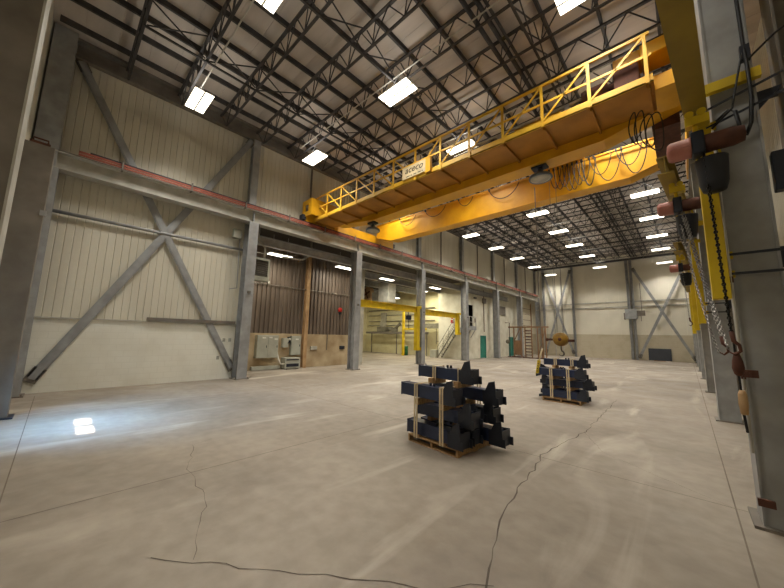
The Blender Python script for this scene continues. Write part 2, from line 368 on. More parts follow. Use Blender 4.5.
for k, y in enumerate(BAY):
    if k == 0: continue
    where = ['', 'nearest the camera, with cables strapped to it', 'second from the camera', 'third from the camera', 'fourth from the camera', 'fifth from the camera', 'sixth from the camera', 'in the far right corner'][k]
    t = thing('steel_column', 'grey H-section crane column on the right side, ' + where, 'column', (.62, y-.05, 0), 'right crane columns')
    MB().hcol(.43, .80, y-.22, y+.2, .03, ZR, .02).box(.45, .78, y-.20, y-.18, .03, ZR).build('shaft', M['steel'], t)
    MB().box(.36, .86, y-.27, y+.25, 0, .03).build('base_plate', M['steel_brown'], t)
    mb = MB()
    for z in ((1.0, 2.9, 4.75) if k == 1 else (2.9,)): mb.box(.80, .99, y-.05, y+.05, z, z+.05).prism([(.80, y-.2, z), (.99, y-.2, z), (.80, y-.2, z-.22)], (0, .02, 0))
    mb.build('lacing_bracket', M['charcoal'], t)
    t = thing('building_column', 'tall grey building column behind the right runway, ' + where.split(',')[0], 'column', (1.2, y, 0), 'right building columns')
    MB().hcol(.99, 1.46, y-.2, y+.2, .03, ZD-.3, .025).build('shaft', M['steel_brown'], t)
    MB().box(.93, 1.52, y-.26, y+.26, 0, .03).build('base_plate', M['steel_brown'], t)

# stepped column and cladding column at the left edge of the view (end wall)
t = thing('end_wall_column', 'brown-grey stepped column at the left edge, lower box stage', 'column', (-10.6, -.75, 0))
MB().box(-10.75, -10.42, -.98, -.50, .03, 6.05, .01).build('lower_shaft', M['steel_brown'], t)
MB().box(-10.82, -10.36, -1.04, -.42, 0, .03).build('base_plate', M['charcoal'], t)
MB().box(-10.72, -10.46, -.9, -.58, 6.05, 6.12).tube([(-10.5, -.85, 6.12), (-10.5, -.85, 6.2), (-10.5, -.62, 6.2), (-10.5, -.62, 6.12)], .02, 8).build('cap_bracket', M['rust'], t)
MB().box(-10.44, -10.38, -.56, -.46, 4.4, 4.52).build('clip', M['steel'], t)
t = thing('end_wall_column', 'tall column with a pale lit flange edge at the upper left edge', 'column', (-6.3, -.85, 0))
MB().hcol(-6.4, -6.0, -1.06, -.62, .03, ZD-.1, .02).build('shaft', M['steel_brown'], t)
MB().box(-6.43, -5.99, -.62, -.595, .03, ZD-.1).build('lit_flange', M['steel_pale'], t)  # light catching this face is put into the colour, as paler steel
MB().box(-6.5, -5.9, -1.1, -.55, 0, .03).build('base_plate', M['charcoal'], t)

# ------------------------------------------------------------------ braces, girts
def brace(label, p, q, w=.16, m='steel', g=.3):
    t = thing('diagonal_brace', label, 'brace', p)
    p = Vector(p); q = Vector(q)
    d = (q-p).normalized(); n = Vector((0, 1, 0)) if abs(d.x) > abs(d.y) else Vector((1, 0, 0)); s = d.cross(n).normalized()
    MB().bar(p+s*w*.5, q+s*w*.5, .02, .09, s).bar(p+n*.02, q+n*.02, w, .02, n).bar(p-s*w*.5, q-s*w*.5, .02, .09, s).build('double_angle', M[m], t)
    for e in (p, q):
        c = e + d*(0.12 if e == p else -.12)
        MB().bar(c-d*.22, c+d*.22, .02, g, d.cross(n)).build('gusset_plate', M['steel_brown'], t)
    return t
brace('long grey diagonal brace rising rightward on the braced left wall', (-13.99, -.35, .42), (-13.99, 5.2, 10.7))
brace('long grey diagonal brace rising leftward on the braced left wall', (-13.985, 5.15, .42), (-13.985, -.45, 10.7))
tag(MB().tube([(-13.98, -.5, 5.5), (-13.98, 5.2, 5.5)], .055, 10).build('girt_pipe', M['steel'], loc=(-13.98, -.5, 5.5)), 'grey horizontal pipe across the braced left wall siding', 'pipe')
tag(MB().box(-14.04, -13.93, 2.15, 5.15, 2.24, 2.36).build('ledge_channel', M['steel_brown'], loc=(-13.98, 2.15, 2.24)), 'brown channel lying on top of the white block wall', 'channel')
for k, (x, lab) in enumerate(((-12.9, 'near the left corner'), (-9.6, 'left of the hook block'), (-4.28, 'carrying the grey box, left of the pair'), (-3.92, 'carrying the grey box, right of the pair'))):
    tag(MB().hcol(x-.11, x+.11, YF-.36, YF-.1, 0, 10.7, .016).build('far_wall_column', M['steel'], loc=(x, YF-.2, 0)), 'slim grey column on the far wall, ' + lab, 'column')
for x, lab in ((-11.75, 'left'), (-10.9, 'right')):
    tag(MB().box(x-.05, x+.05, YF-.16, YF-.09, 0, 9.6).build('wind_post', M['steel_pale'], loc=(x, YF-.12, 0)), 'pale post behind the far left cross brace, %s of the two' % lab, 'post')
brace('far wall diagonal brace rising rightward in the left braced bay', (-12.75, YF-.44, .4), (-9.75, YF-.44, 10.2), .14)
brace('far wall diagonal brace rising leftward in the left braced bay', (-9.75, YF-.52, .4), (-12.75, YF-.52, 10.2), .14)
brace('far wall diagonal brace rising rightward in the right braced bay', (-3.7, YF-.44, .3), (.45, YF-.44, 9.6), .15)
brace('far wall diagonal brace rising leftward in the right braced bay', (.45, YF-.52, .3), (-3.7, YF-.52, 9.6), .15)
for z, lab in ((6.15, 'upper'), (5.6, 'lower')):
    tag(MB().box(-14, 2.2, YF-.1, YF-.03, z-.06, z+.06).build('girt', M['steel_pale'], loc=(-14, YF-.07, z)), '%s pale horizontal girt across the far wall' % lab, 'girt')

# ------------------------------------------------------------------ crane runways
t = thing('crane_runway', 'grey runway girder along the left columns with red conductor bars', 'runway beam', (-13.7, -1, ZR))
MB().ibeam((-13.7, -.95, ZR+.275), (-13.7, YF-.4, ZR+.275), .42, .55, .03, .02).build('girder', M['steel_pale'], t)
MB().box(-13.74, -13.66, -.95, YF-.4, ZR+.55, ZR+.65).build('rail', M['steel_brown'], t)
for y in BAY[1:]: MB().box(-13.69, -13.52, y-.02, y+.02, ZR+.03, ZR+.52).build('stiffener', M['steel'], t)
mb = MB()
for z in (.60, .685): mb.box(-13.44, -13.40, -.15, YF-.6, ZR+z-.03, ZR+z+.03)
mb.build('conductor_bar', M['red'], t)
MB().box(-13.47, -13.42, .1, YF-.6, ZR+.74, ZR+.77).build('cable_shield', M['charcoal'], t)
mb = MB()
yy = .9
while yy < YF-1:
    mb.box(-13.6, -13.37, yy-.025, yy+.025, ZR+.5, ZR+.55).box(-13.40, -13.36, yy-.025, yy+.025, ZR+.5, ZR+.82); yy += 2.03
mb.build('insulator_bracket', M['steel_brown'], t)
t = thing('crane_runway', 'runway girder along the top of the right columns', 'runway beam', (.62, 2, ZR))
MB().ibeam((.62, 4.9, ZR+.275), (.62, YF-.4, ZR+.275), .36, .55, .03, .02).build('girder', M['steel_brown'], t)
MB().box(.58, .66, 4.9, YF-.4, ZR+.55, ZR+.65).build('rail', M['steel_brown'], t)
# second beam deeper in the aisle, carrying its roof
for x, z0, z1, lab in ((-14.30, 6.0, 6.42, 'nearest the runway'), (-17.0, 6.1, 6.6, 'second behind the runway'), (-20.0, 6.2, 6.7, 'third behind the runway'), (-23.5, 6.2, 6.7, 'deepest in the aisle')):
    y0 = 5.5 if x > -15 else 14.1 if x < -16.7 else 5.5
    tag(MB().ibeam((x, y0, (z0+z1)/2), (x, 34.0 if x > -15 else 26.2, (z0+z1)/2), .24 if x > -15 else .3, z1-z0, .03).build('aisle_beam', M['steel'], loc=(x, y0, z0)), 'grey beam under the dark aisle roof, ' + lab, 'beam', 'aisle roof beams')

# ------------------------------------------------------------------ roof joists, purlins, bridging, pipes
PX = [-13.2, -12.1, -11.2, -10.3, -9.27, -8.25, -7.2, -6.08, -4.83, -3.6, -2.38, -1.15, .1, 1.2]
ZT, ZB, SP, Y0 = 11.2, 10.32, 1.562, .70
j0 = thing('roof_joist', '', 'joist', (-6, Y0, ZB), 'open web roof joists')
MB().box(-14.0, 2.0, Y0-.045, Y0+.045, ZT-.06, ZT).build('top_chord', M['joist'], j0)
MB().box(-13.1, 1.2, Y0-.035, Y0+.035, ZB-.045, ZB).build('bottom_chord', M['joist'], j0)
mb = MB()
for a, b in zip(PX, PX[1:]):
    m_ = (a+b)/2
    mb.bar((a, Y0, ZB), (m_, Y0, ZT-.03), .028).bar((m_, Y0, ZT-.03), (b, Y0, ZB), .028)
    mb.bar((b, Y0, ZB), (b+(.12 if b < 1 else 0), Y0, ZT-.03), .024)
mb.bar((-13.9, Y0, ZT-.03), (-13.2, Y0, ZB), .03)
mb.build('web', M['joist'], j0)
NJ = 26
j0['label'] = 'open web steel roof joist, first from the near end of the hall'
for k in range(1, NJ): dup(j0, (0, SP*k, 0), 'open web steel roof joist, %s from the near end of the hall' % ORD[k])
for k, x in enumerate(PX):
    tag(MB().box(x-.035, x+.035, -1, YF-.1, ZT, ZD).build('purlin', M['joist'], loc=(x, -1, ZT)), 'dark purlin under the roof deck, %s from the left wall' % ORD[k], 'purlin', 'roof purlins')
for k, x in enumerate((-10.3, -6.45, -2.6)):
    mb = MB().box(x-.03, x+.03, Y0, Y0+SP*(NJ-1), ZB-.09, ZB-.045)
    for j in range(NJ-1):
        a = Y0+SP*j+.06; b = Y0+SP*(j+1)-.06
        mb.bar((x-.02, a, ZB), (x-.02, b, ZT-.06), .03).bar((x+.02, a, ZT-.06), (x+.02, b, ZB), .03)
    tag(mb.build('joist_bridging', M['joist'], loc=(x, Y0, ZB)), 'row of X bridging between the roof joists, %s from the left wall' % ORD[k], 'bridging')
for k, (x, z, r) in enumerate(((-3.78, 11.0, .07), (-3.5, 11.0, .06), (-3.3, 10.95, .045))):
    tag(MB().tube([(x, -1, z), (x, YF-.3, z)], r, 8).build('roof_pipe', M['joist'], loc=(x, -1, z)), 'dark pipe running the length of the roof, %s of three from the left' % ORD[k], 'pipe')

# ------------------------------------------------------------------ high bay lights
ROWS = [(-11.5, [2.44, 7.0, 11.6, 16.3, 20.9, 25.3, 29.9, 34.7, 40.2], 'row nearest the left wall'),
        (-6.22, [2.48, 6.66, 10.66, 15.2, 19.75, 24.1, 28.5, 33.0, 38.9], 'middle row'),
        (-1.05, [2.6, 7.2, 11.7, 16.2, 20.5, 24.9, 29.6, 34.1, 40.2], 'row nearest the right columns')]
ZL = 9.65
lx, ly = 0, 0
l0 = thing('high_bay_light', '', 'ceiling light', (0, 0, ZL), 'high bay ceiling lights')
MB().box(-.6, .6, -.29, .29, ZL+.03, ZL+.075, .01).box(-.5, .5, -.06, .06, ZL+.07, ZL+.13).build('housing', M['white'], l0)
for s in (-1, 1): MB().box(-.585, .585, s*.15-.125, s*.15+.125, ZL, ZL+.03).build('diffuser', M['glow'], l0)
MB().box(-.6, .6, -.022, .022, ZL-.002, ZL+.03).build('centre_strip', M['white'], l0)
mb = MB()
for s in (-.45, .45): mb.tube([(s, 0, ZL+.07), (s*.6, 0, ZL+.35), (0, 0, ZL+.62)], .008, 5)
mb.build('hanger_wire', M['steel'], l0)
first = True
LP = []
for x, ys, row in ROWS:
    for k, y in enumerate(ys):
        lab = 'bright twin strip ceiling light, %s from the camera in the %s' % (ORD[k], row)
        if first: o = l0; o.location = (x, y, ZL); o['label'] = lab; first = False
        else:
            o = dup(l0, (0, 0, 0), lab); o.location = (x, y, ZL)
        LP.append((x, y))
        ld = bpy.data.lights.new('high_bay_lamp', 'AREA'); ld.shape = 'RECTANGLE'; ld.size = 1.15; ld.size_y = .5
        ld.energy = 125 if (x, y) != (-1.05, 2.6) else 70; ld.color = (1, .955, .88); ld.spread = math.radians(122)
        lo = bpy.data.objects.new('high_bay_lamp', ld); C.objects.link(lo); lo.location = (x, y, ZL-.02)
        lu = bpy.data.lights.new('high_bay_uplight', 'AREA'); lu.shape = 'RECTANGLE'; lu.size = 1.1; lu.size_y = .45     # light that leaks up through the fixture's open top
        lu.energy = 14; lu.color = (1, .95, .88)
        lo = bpy.data.objects.new('high_bay_uplight', lu); C.objects.link(lo); lo.location = (x, y, ZL+.15); lo.rotation_euler = (PI, 0, 0)
for k, y in enumerate(ROWS[1][1]):
    tag(MB().tube([(-12.2, y, ZL+.64), (1.0, y, ZL+.64)], .022, 6).build('light_conduit', M['steel_pale'], loc=(-6, y, ZL+.64)), 'thin pale conduit above the ceiling lights, %s from the camera' % ORD[k], 'conduit')

# ------------------------------------------------------------------ aisle lights
for k, (x, y, z) in enumerate(((-15.0, 7.45, 5.86), (-15.0, 11.67, 5.95), (-15.6, 16.0, 5.95), (-19.5, 21, 5.4), (-15.3, 21.6, 6.0))):
    lab = ('long tube lamp under the aisle roof above the louvred heater', 'aisle lamp hidden partly behind the second left column', 'oval aisle lamp above the yellow jib boom', 'low aisle lamp just under the octagonal fan', 'aisle lamp beside the stair column')[k]
    t = thing('aisle_light', lab, 'light', (x, y, z), 'aisle lights')
    MB().box(x-.2, x+.2, y-.62, y+.62, z+.03, z+.09, .01).build('housing', M['white'], t)
    MB().box(x-.18, x+.18, y-.6, y+.6, z, z+.03).build('diffuser', M['glow_far'], t)
    MB().tube([(x, y-.4, z+.09), (x, y-.4, 6.9)], .012, 6).tube([(x, y+.4, z+.09), (x, y+.4, 6.9)], .012, 6).build('hanger_rod', M['steel'], t)
    ld = bpy.data.lights.new('aisle_lamp', 'AREA'); ld.shape = 'RECTANGLE'; ld.size = .36; ld.size_y = 1.2; ld.energy = 70 if k < 2 else 130; ld.color = (1, .94, .78)
    lo = bpy.data.objects.new('aisle_lamp', ld); C.objects.link(lo); lo.location = (x, y, z-.02)
for x, y in ((-24, 20), (-18.5, 24)):
    t = thing('aisle_light', 'lamp deep in the aisle near the yellow-lit back wall, %s' % ('left' if x < -20 else 'above the stair'), 'light', (x, y, 6.3), 'aisle lights')
    MB().box(x-.2, x+.2, y-.62, y+.62, 6.33, 6.4, .01).build('housing', M['white'], t)
    MB().box(x-.18, x+.18, y-.6, y+.6, 6.3, 6.33).build('diffuser', M['glow_far'], t)
    MB().tube([(x, y-.4, 6.4), (x, y-.4, 6.9)], .012, 6).tube([(x, y+.4, 6.4), (x, y+.4, 6.9)], .012, 6).build('hanger_rod', M['steel'], t)
    ld = bpy.data.lights.new('aisle_lamp', 'AREA'); ld.shape = 'RECTANGLE'; ld.size = .36; ld.size_y = 1.2; ld.energy = 300; ld.color = (1, .92, .68)
    lo = bpy.data.objects.new('aisle_lamp', ld); C.objects.link(lo); lo.location = (x, y, 6.28)

# ------------------------------------------------------------------ bridge crane
cr = thing('bridge_crane', 'yellow double girder bridge crane spanning the hall overhead', 'crane', (-6.5, 11, ZR+.65))
ZW = 7.6
def girder(y0, y1, zb, zt, xa, xb, ea, eb, za, name):
    # box girder, fish-bellied: the underside rises at both ends
    prof = [(xa, za), (xa+ea, zb), (xb-eb, zb), (xb, za), (xb, zt), (xa, zt)]
    g = MB().prism([(x, y0, z) for x, z in prof], (0, y1-y0, 0)).build(name, M['yellow'], cr)
    mb = MB()
    for (x0, z0), (x1, z1) in zip(prof[:3], prof[1:4]): mb.bar((x0, (y0+y1)/2, z0-.012), (x1, (y0+y1)/2, z1-.012), y1-y0+.1, .024)
    mb.bar((xa, (y0+y1)/2, zt+.012), (xb, (y0+y1)/2, zt+.012), y1-y0+.1, .024); mb.build('flange', M['yellow'], g)
    MB().box(xa, xb, (y0+y1)/2-.035, (y0+y1)/2+.035, zt+.024, zt+.1).build('trolley_rail', M['steel_brown'], g)
    return g
girder(9.62, 10.1, 7.30, 8.5, -13.3, .35, 3.0, 1.6, 7.72, 'girder')
g2 = girder(12.66, 13.13, 7.38, 8.5, -13.3, .35, 1.3, 1.35, 7.78, 'girder')
for x, z in ((-13.7, ZR+.65), (.62, ZR+.65)):
    e = MB().box(x-.2, x+.2, 7.95, 14.35, z+.14, z+.62, .01).build('end_truck', M['yellow'], cr)
    mb = MB()
    for y in (8.4, 9.2, 13.4, 14.0): mb.lathe((x-.06, y, z+.2), [(.2, 0), (.23, .005), (.23, .02), (.2, .025), (.2, .095), (.23, .1), (.23, .115), (.2, .12)], 18, (1, 0, 0))
    mb.build('wheel', M['charcoal'], e)
    MB().box(x-.15, x+.15, 7.75, 7.95, z+.25, z+.5).box(x-.15, x+.15, 14.35, 14.55, z+.25, z+.5).build('bumper', M['charcoal'], e)
# yellow cage panel at the left end of the walkway, with a dark opening
MB().box(-13.85, -13.0, 7.9, 7.94, 7.75, 8.0).box(-13.85, -13.0, 7.9, 7.94, 8.35, 8.6).box(-13.85, -13.62, 7.9, 7.94, 8.0, 8.35).box(-13.3, -13.0, 7.9, 7.94, 8.0, 8.35).box(-13.85, -13.0, 7.94, 9.4, 8.55, 8.6).box(-13.04, -13.0, 7.94, 9.4, 7.75, 8.55).build('end_guard', M['yellow'], cr)
# walkway
wk = MB().box(-13.45, -.1, 8.4, 9.62, ZW, ZW+.02).build('walkway', M['yellow_deck'], cr)
MB().box(-13.45, -.1, 8.33, 8.36, ZW-.02, ZW+.15).box(-13.45, -.1, 8.33, 8.40, ZW-.02, ZW).build('toe_channel', M['yellow_pale'], wk)
posts = []; diags = []; brk = []
XP = [-13.4+1.1*k for k in range(13)]
for k, x in enumerate(XP):
    posts.append(MB().box(x-.035, x+.035, 8.30, 8.34, ZW-.06, ZW+1.16))
    brk.append(MB().bar((x, 8.42, ZW-.05), (x, 9.6, ZW-.05), .05, .09))
    if k < 12:
        md = MB(); diags.append(md)
        if k < 6: md.bar((x, 8.33, ZW+1.14), (XP[k+1], 8.33, ZW+.1), .05, .03, (0, 1, 0))
        else: md.bar((x, 8.33, ZW+.1), (XP[k+1], 8.33, ZW+1.14), .05, .03, (0, 1, 0))
for b_ in brk: b_.build('bracket', M['yellow_deck'], wk)
hr = MB().bar((-13.45, 8.33, ZW+1.16), (-.1, 8.33, ZW+1.16), .05, .07).bar((-13.45, 8.33, ZW+.62), (-.1, 8.33, ZW+.62), .03, .06).build('handrail', M['yellow_pale'], cr)
for b_ in posts: b_.build('rail_post', M['yellow_pale'], hr)
for b_ in diags: b_.build('rail_diagonal', M['yellow_pale'], hr)
# sign on the railing
sg = MB().box(-7.38, -6.28, 8.265, 8.29, ZW+.1, ZW+.56).build('sign_board', M['sign'], cr)
def text(body, x, z, size, y, m, parent, name, italic=False):
    cu = bpy.data.curves.new(name, 'FONT'); cu.body = body; cu.size = size; cu.extrude = .003; cu.align_x = 'CENTER'; cu.align_y = 'CENTER'
    if italic: cu.shear = .25
    tmp = bpy.data.objects.new('tmp', cu); C.objects.link(tmp); me = bpy.data.meshes.new_from_object(tmp); bpy.data.objects.remove(tmp)
    me.materials.clear(); me.materials.append(m); o = bpy.data.objects.new(name, me); C.objects.link(o)
    o.rotation_euler = (PI/2, 0, 0)
    off = Vector(parent['_o']); o.parent = parent; o.location = Vector((x, y, z)) - off; return o
text('aceco', -6.83, ZW+.40, .36, 8.262, M['ink'], sg, 'lettering', True)
mb = MB()
for a_, b_ in ((-7.2, -7.02), (-6.97, -6.9), (-6.84, -6.7), (-6.64, -6.5), (-6.46, -6.4)): mb.box(a_, b_, 8.262, 8.266, ZW+.15, ZW+.18)
mb.build('small_line', M['ink'], sg)
MB().box(-6.26, -6.06, 8.22, 8.34, ZW+.0, ZW+.55).build('junction_box', M['yellow'], cr)
# bridge drive at the right end: motor, gearbox, shaft, guard
MB().box(-.85, -.3, 8.85, 9.4, ZW+1.0, ZW+1.3, .03).box(-.3, .25, 8.75, 9.4, ZW+.95, ZW+1.28, .02).build('drive_guard', M['yellow'], cr)
MB().lathe((-1.6, 9.1, ZW+.75), [(.02, 0), (.2, .02), (.22, .1), (.22, .5), (.2, .58), (.1, .62), (.1, .75)], 20, (1, 0, 0)).box(-.85, -.35, 8.8, 9.4, ZW+.4, ZW+.95, .03).build('drive_motor', M['rust'], cr)
MB().tube([(-9.5, 9.3, ZW+.95), (-1.3, 9.3, ZW+.95)], .05, 10).build('drive_shaft', M['steel_pale'], cr)
mb = MB()
for x in (-9, -6.5, -4, -2): mb.box(x-.06, x+.06, 9.22, 9.38, ZW+.02, ZW+.95)
mb.build('shaft_bearing', M['steel'], cr)
MB().box(-2.2, -.15, 8.9, 9.3, ZW+.1, ZW+.34, .03).build('control_cabinet', M['yellow_pale'], cr)
MB().box(-.1, .3, 8.6, 9.6, ZW-.1, ZW+.25).build('end_platform', M['yellow'], cr)
MB().box(-.25, .3, 10.15, 12.6, ZW-.2, ZW+.1).build('end_tie', M['rust'], cr)
# loose cable loops under the right end
for k in range(4):
    x = -.55+.13*k; pts = [(x+(.07+.03*k)*math.sin(2*PI*i/18)+.03*math.cos(4*PI*i/18), 9.0+.05*k, ZW-.62-.06*k+(.42+.07*(k % 2))*math.cos(2*PI*i/18)) for i in range(19)]
    MB().tube(pts, .014, 6, False).build('cable_loop', M['cable'], cr)

# festoon: track on the far girder and its hanging loops
fs = thing('cable_festoon', 'brown festoon cables looped along the far girder of the bridge crane', 'cable', (-6, 12.56, 8.4))
MB().box(-11.4, -.4, 12.52, 12.56, 8.42, 8.46).build('festoon_track', M['yellow'], fs)
LO = [(-11.3, -10.15, .45), (-9.5, -8.25, .42), (-7.5, -6.75, .35), (-5.95, -4.62, .52)]
x = -3.45
while x < -2.3: LO.append((x, x+.42, .7+.3*random.random())); x += .16
LO += [(-2.35, -1.9, 1.0), (-2.1, -1.43, .7), (-1.95, -1.15, 1.0), (-1.3, -.6, .65), (-1.15, -.45, 1.0)]
for a, b, dr in LO:
    pts = []
    for i in range(15):
        f = i/14; pts.append((a+(b-a)*f, 12.50, 8.40-dr*(4*f*(1-f))**.75))
    MB().tube(pts, .016, 6).build('cable_loop', M['cable'], fs)
    MB().box(a-.03, a+.03, 12.47, 12.53, 8.38, 8.48).build('carriage', M['charcoal'], fs)
# crane trolley between the girders
t = thing('crane_trolley', 'yellow hoist trolley riding on the two bridge crane girders', 'hoist trolley', (-3, 11.4, 8.6))
MB().box(-3.7, -2.3, 9.75, 9.95, 8.62, 8.85).box(-3.7, -2.3, 12.8, 13.0, 8.62, 8.85).box(-3.7, -3.5, 9.95, 12.8, 8.62, 8.85).box(-2.5, -2.3, 9.95, 12.8, 8.62, 8.85).build('frame', M['yellow'], t)
MB().lathe((-3.4, 11.1, 8.75), [(.02, 0), (.3, .02), (.3, .06), (.24, .08), (.24, .7), (.3, .72), (.3, .78), (.02, .8)], 22, (1, 0, 0)).build('drum', M['rust'], t)
MB().box(-3.4, -2.7, 11.7, 12.3, 8.5, 9.0, .04).lathe((-2.7, 12, 8.75), [(.2, 0), (.2, .35), (.14, .4), (.02, .41)], 18, (1, 0, 0)).build('motor', M['yellow'], t)
MB().box(-3.3, -2.6, 10.3, 10.7, 8.3, 8.6).build('underframe', M['yellow_deck'], t)
mb = MB()
for yy in (9.87, 12.9):
    for xx in (-3.5, -2.5): mb.lathe((xx, yy-.05, 8.7), [(.02, 0), (.1, .005), (.1, .09), (.02, .1)], 14, (0, 1, 0))
mb.build('wheel', M['charcoal'], t)
# hook block
hb = thing('hook_block', 'yellow sheave block with rusty spreader arms and hook hanging above the far stack', 'hook', (-3.04, 11.4, 1.88))
MB().lathe((-3.04, 11.28, 1.9), [(.02, 0), (.2, .01), (.225, .04), (.225, .08), (.2, .1), (.2, .14), (.225, .16), (.225, .2), (.2, .23), (.02, .24)], 26, (0, 1, 0)).build('sheave_housing', M['brass'], hb)
MB().lathe((-3.04, 11.25, 1.9), [(.02, 0), (.055, .01), (.055, .3), (.02, .31)], 14, (0, 1, 0)).build('axle', M['rust'], hb)
MB().box(-3.46, -3.2, 11.36, 11.44, 1.85, 1.92).box(-2.88, -2.64, 11.36, 11.44, 1.82, 1.9).lathe((-3.46, 11.36, 1.88), [(.05, 0), (.05, .08)], 12, (0, 1, 0)).build('spreader_arm', M['rust'], hb)
hk = [(0, 0, .29), (0, 0, .16), (.01, 0, .1)] + [(.075*math.cos(a)-.0, 0, .02+.075*math.sin(a)) for a in [1.2-i*.42 for i in range(11)]]
MB().tube([(-3.04+p[0], 11.4, 1.42+p[2]) for p in hk], [.024]*3+[.026]*5+[.022, .02, .017, .014, .01, .008], 10).build('hook', M['steel_brown'], hb)
mb = MB()
for dx in (-.1, .1): mb.tube([(-3.04+dx, 11.4, 2.05), (-3.04+dx, 11.3, 8.55)], .007, 5)
mb.build('wire_rope', M['rope'], hb)
# pendant control of the crane
t = thing('pendant_control', 'yellow crane pendant control hanging on a long cable left of the far stack', 'control', (-3.68, 11.3, .7))
MB().tube([(-3.66, 11.4, 7.4), (-3.66, 11.38, 4), (-3.64, 11.35, 1.75), (-3.6, 11.32, 1.55)], .018, 6).build('cable', M['rope'], t)
MB().tube([(-3.6, 11.32, 1.58), (-3.68, 11.3, 1.3), (-3.72, 11.3, 1.15)], .022, 8).build('strain_relief', M['band'], t)
MB().bar((-3.72, 11.3, 1.18), (-3.8, 11.3, .68), .1, .08).build('control_body', M['jib'], t)
mb = MB()
for i in range(5): mb.lathe((-3.735-.014*i, 11.255, 1.08-.085*i), [(.018, 0), (.018, -.02)], 10, (0, 1, 0))
mb.build('push_button', M['charcoal'], t)
# lamps under the near girder
for x, lab, s in ((-2.98, 'larger grey dome lamp hanging under the near crane girder at mid span', 1.0), (-10.65, 'grey dome lamp hanging under the left end of the near crane girder', 1.0)):
    t = thing('dome_lamp', lab, 'lamp', (x, 9.87, 6.85), 'dome lamps under the crane')
    MB().lathe((x, 9.87, 6.78), [(.30*s, .10), (.33*s, .09), (.345*s, .12), (.32*s, .19), (.22*s, .26), (.1*s, .3), (.07*s, .46), (.02, .47)], 26).build('shade', M['lamp'], t)
    MB().lathe((x, 9.87, 6.78), [(.02, .06), (.2*s, .07), (.29*s, .1), (.29*s, .11)], 24).build('lens', M['duct'], t)
    MB().box(x-.22, x+.22, 9.7, 10.0, 7.22, 7.3).tube([(x, 9.87, 7.0), (x, 9.87, 7.37)], .035, 10).box(x-.05, x+.05, 9.8, 9.94, 7.3, 7.4).build('mount', M['charcoal'], t)

# ------------------------------------------------------------------ jib cranes and hoists
def jib_left(xj, y, z0, z1, ytip, label):
    t = thing('jib_crane', label, 'jib crane', (xj, y, 0))
    MB().box(xj-.15, xj+.15, y-.2, y+.1, z0, z1, .015).build('mast', M['jib'], t)
    MB().ibeam((xj, y-.2, z1-.22), (xj, ytip, z1-.22), .2, .42, .03, .02).build('boom', M['jib'], t)
    for z in (z0+.12, z1-.05): MB().box(xj-.12, xj+.12, y+.08, y+.2, z-.07, z+.07).box(xj-.2, xj+.2, y+.18, y+.21, z-.1, z+.1).build('hinge_bracket', M['jib'], t)
    return t
jib_left(-13.68, BAY[3]-.42, .95, 3.98, BAY[2]+.3, 'yellow jib crane folded across the opening, long mast on the third left column')
jib_left(-14.16, BAY[4]-.42, 2.12, 3.95, BAY[3]+.3, 'yellow jib crane folded across the opening, short mast on the column by the stair')
t = thing('chain_hoist', 'small dark chain hoist hanging from the long masted left jib boom', 'hoist', (-13.68, 16.2, 3.0))
MB().box(-13.8, -13.56, 16.0, 16.4, 3.0, 3.32, .03).build('housing', M['charcoal'], t)
MB().tube([(-13.68, 16.2, 3.32), (-13.68, 16.2, 3.56)], .03, 8).build('suspension', M['steel'], t)
MB().chain((-13.68, 16.2, 3.0), (-13.68, 16.25, 2.4), .08, .012).build('chain', M['chain_dark'], t)

def jib_right(y, tip, label, zb=4.5, z0=2.37, m='jib', ext=1):
    t = thing('jib_crane', label, 'jib crane', (.32, y, 0))
    MB().box(.25, .40, y-.12, y+.02, z0, zb+.02, .006).build('mast', M[m], t)
    b = Vector((.30, y-.02, 0)); d = Vector((tip[0]-.30, tip[1]-(y-.02), 0)).normalized()
    MB().ibeam(b-d*.0+Vector((0, 0, zb+.16)), Vector((tip[0], tip[1], zb+.16)), .20, .3, .02, .014).build('boom', M['jib_dark' if ext else m], t)
    for z in (z0+.28, z0+.5, zb-.02): MB().box(.33, .45, y-.06, y+.0, z-.04, z+.04).build('hinge_bracket', M[m], t)
    for z in (z0+.28, z0+.5): MB().box(.41, .82, y-.085, y-.075, z-.014, z+.014).build('clamp_strap', M['charcoal'], t)
    MB().box(.38, .84, y-.10, y-.03, zb+.38, zb+.5).build('top_band', M['jib'], t)
    return t
jib_right(BAY[1]-.22, (.02, 1.6), 'yellow jib crane on the nearest right column, boom swung over the camera')
jib_right(BAY[2]-.22, (-.05, 6.4), 'yellow jib crane on the second right column', zb=4.55)
jib_right(BAY[3]-.22, (0, 12.6), 'yellow jib crane on the third right column', zb=4.6)
jib_right(BAY[4]-.22, (.05, 18.6), 'yellow jib crane on the fourth right column', zb=4.6)

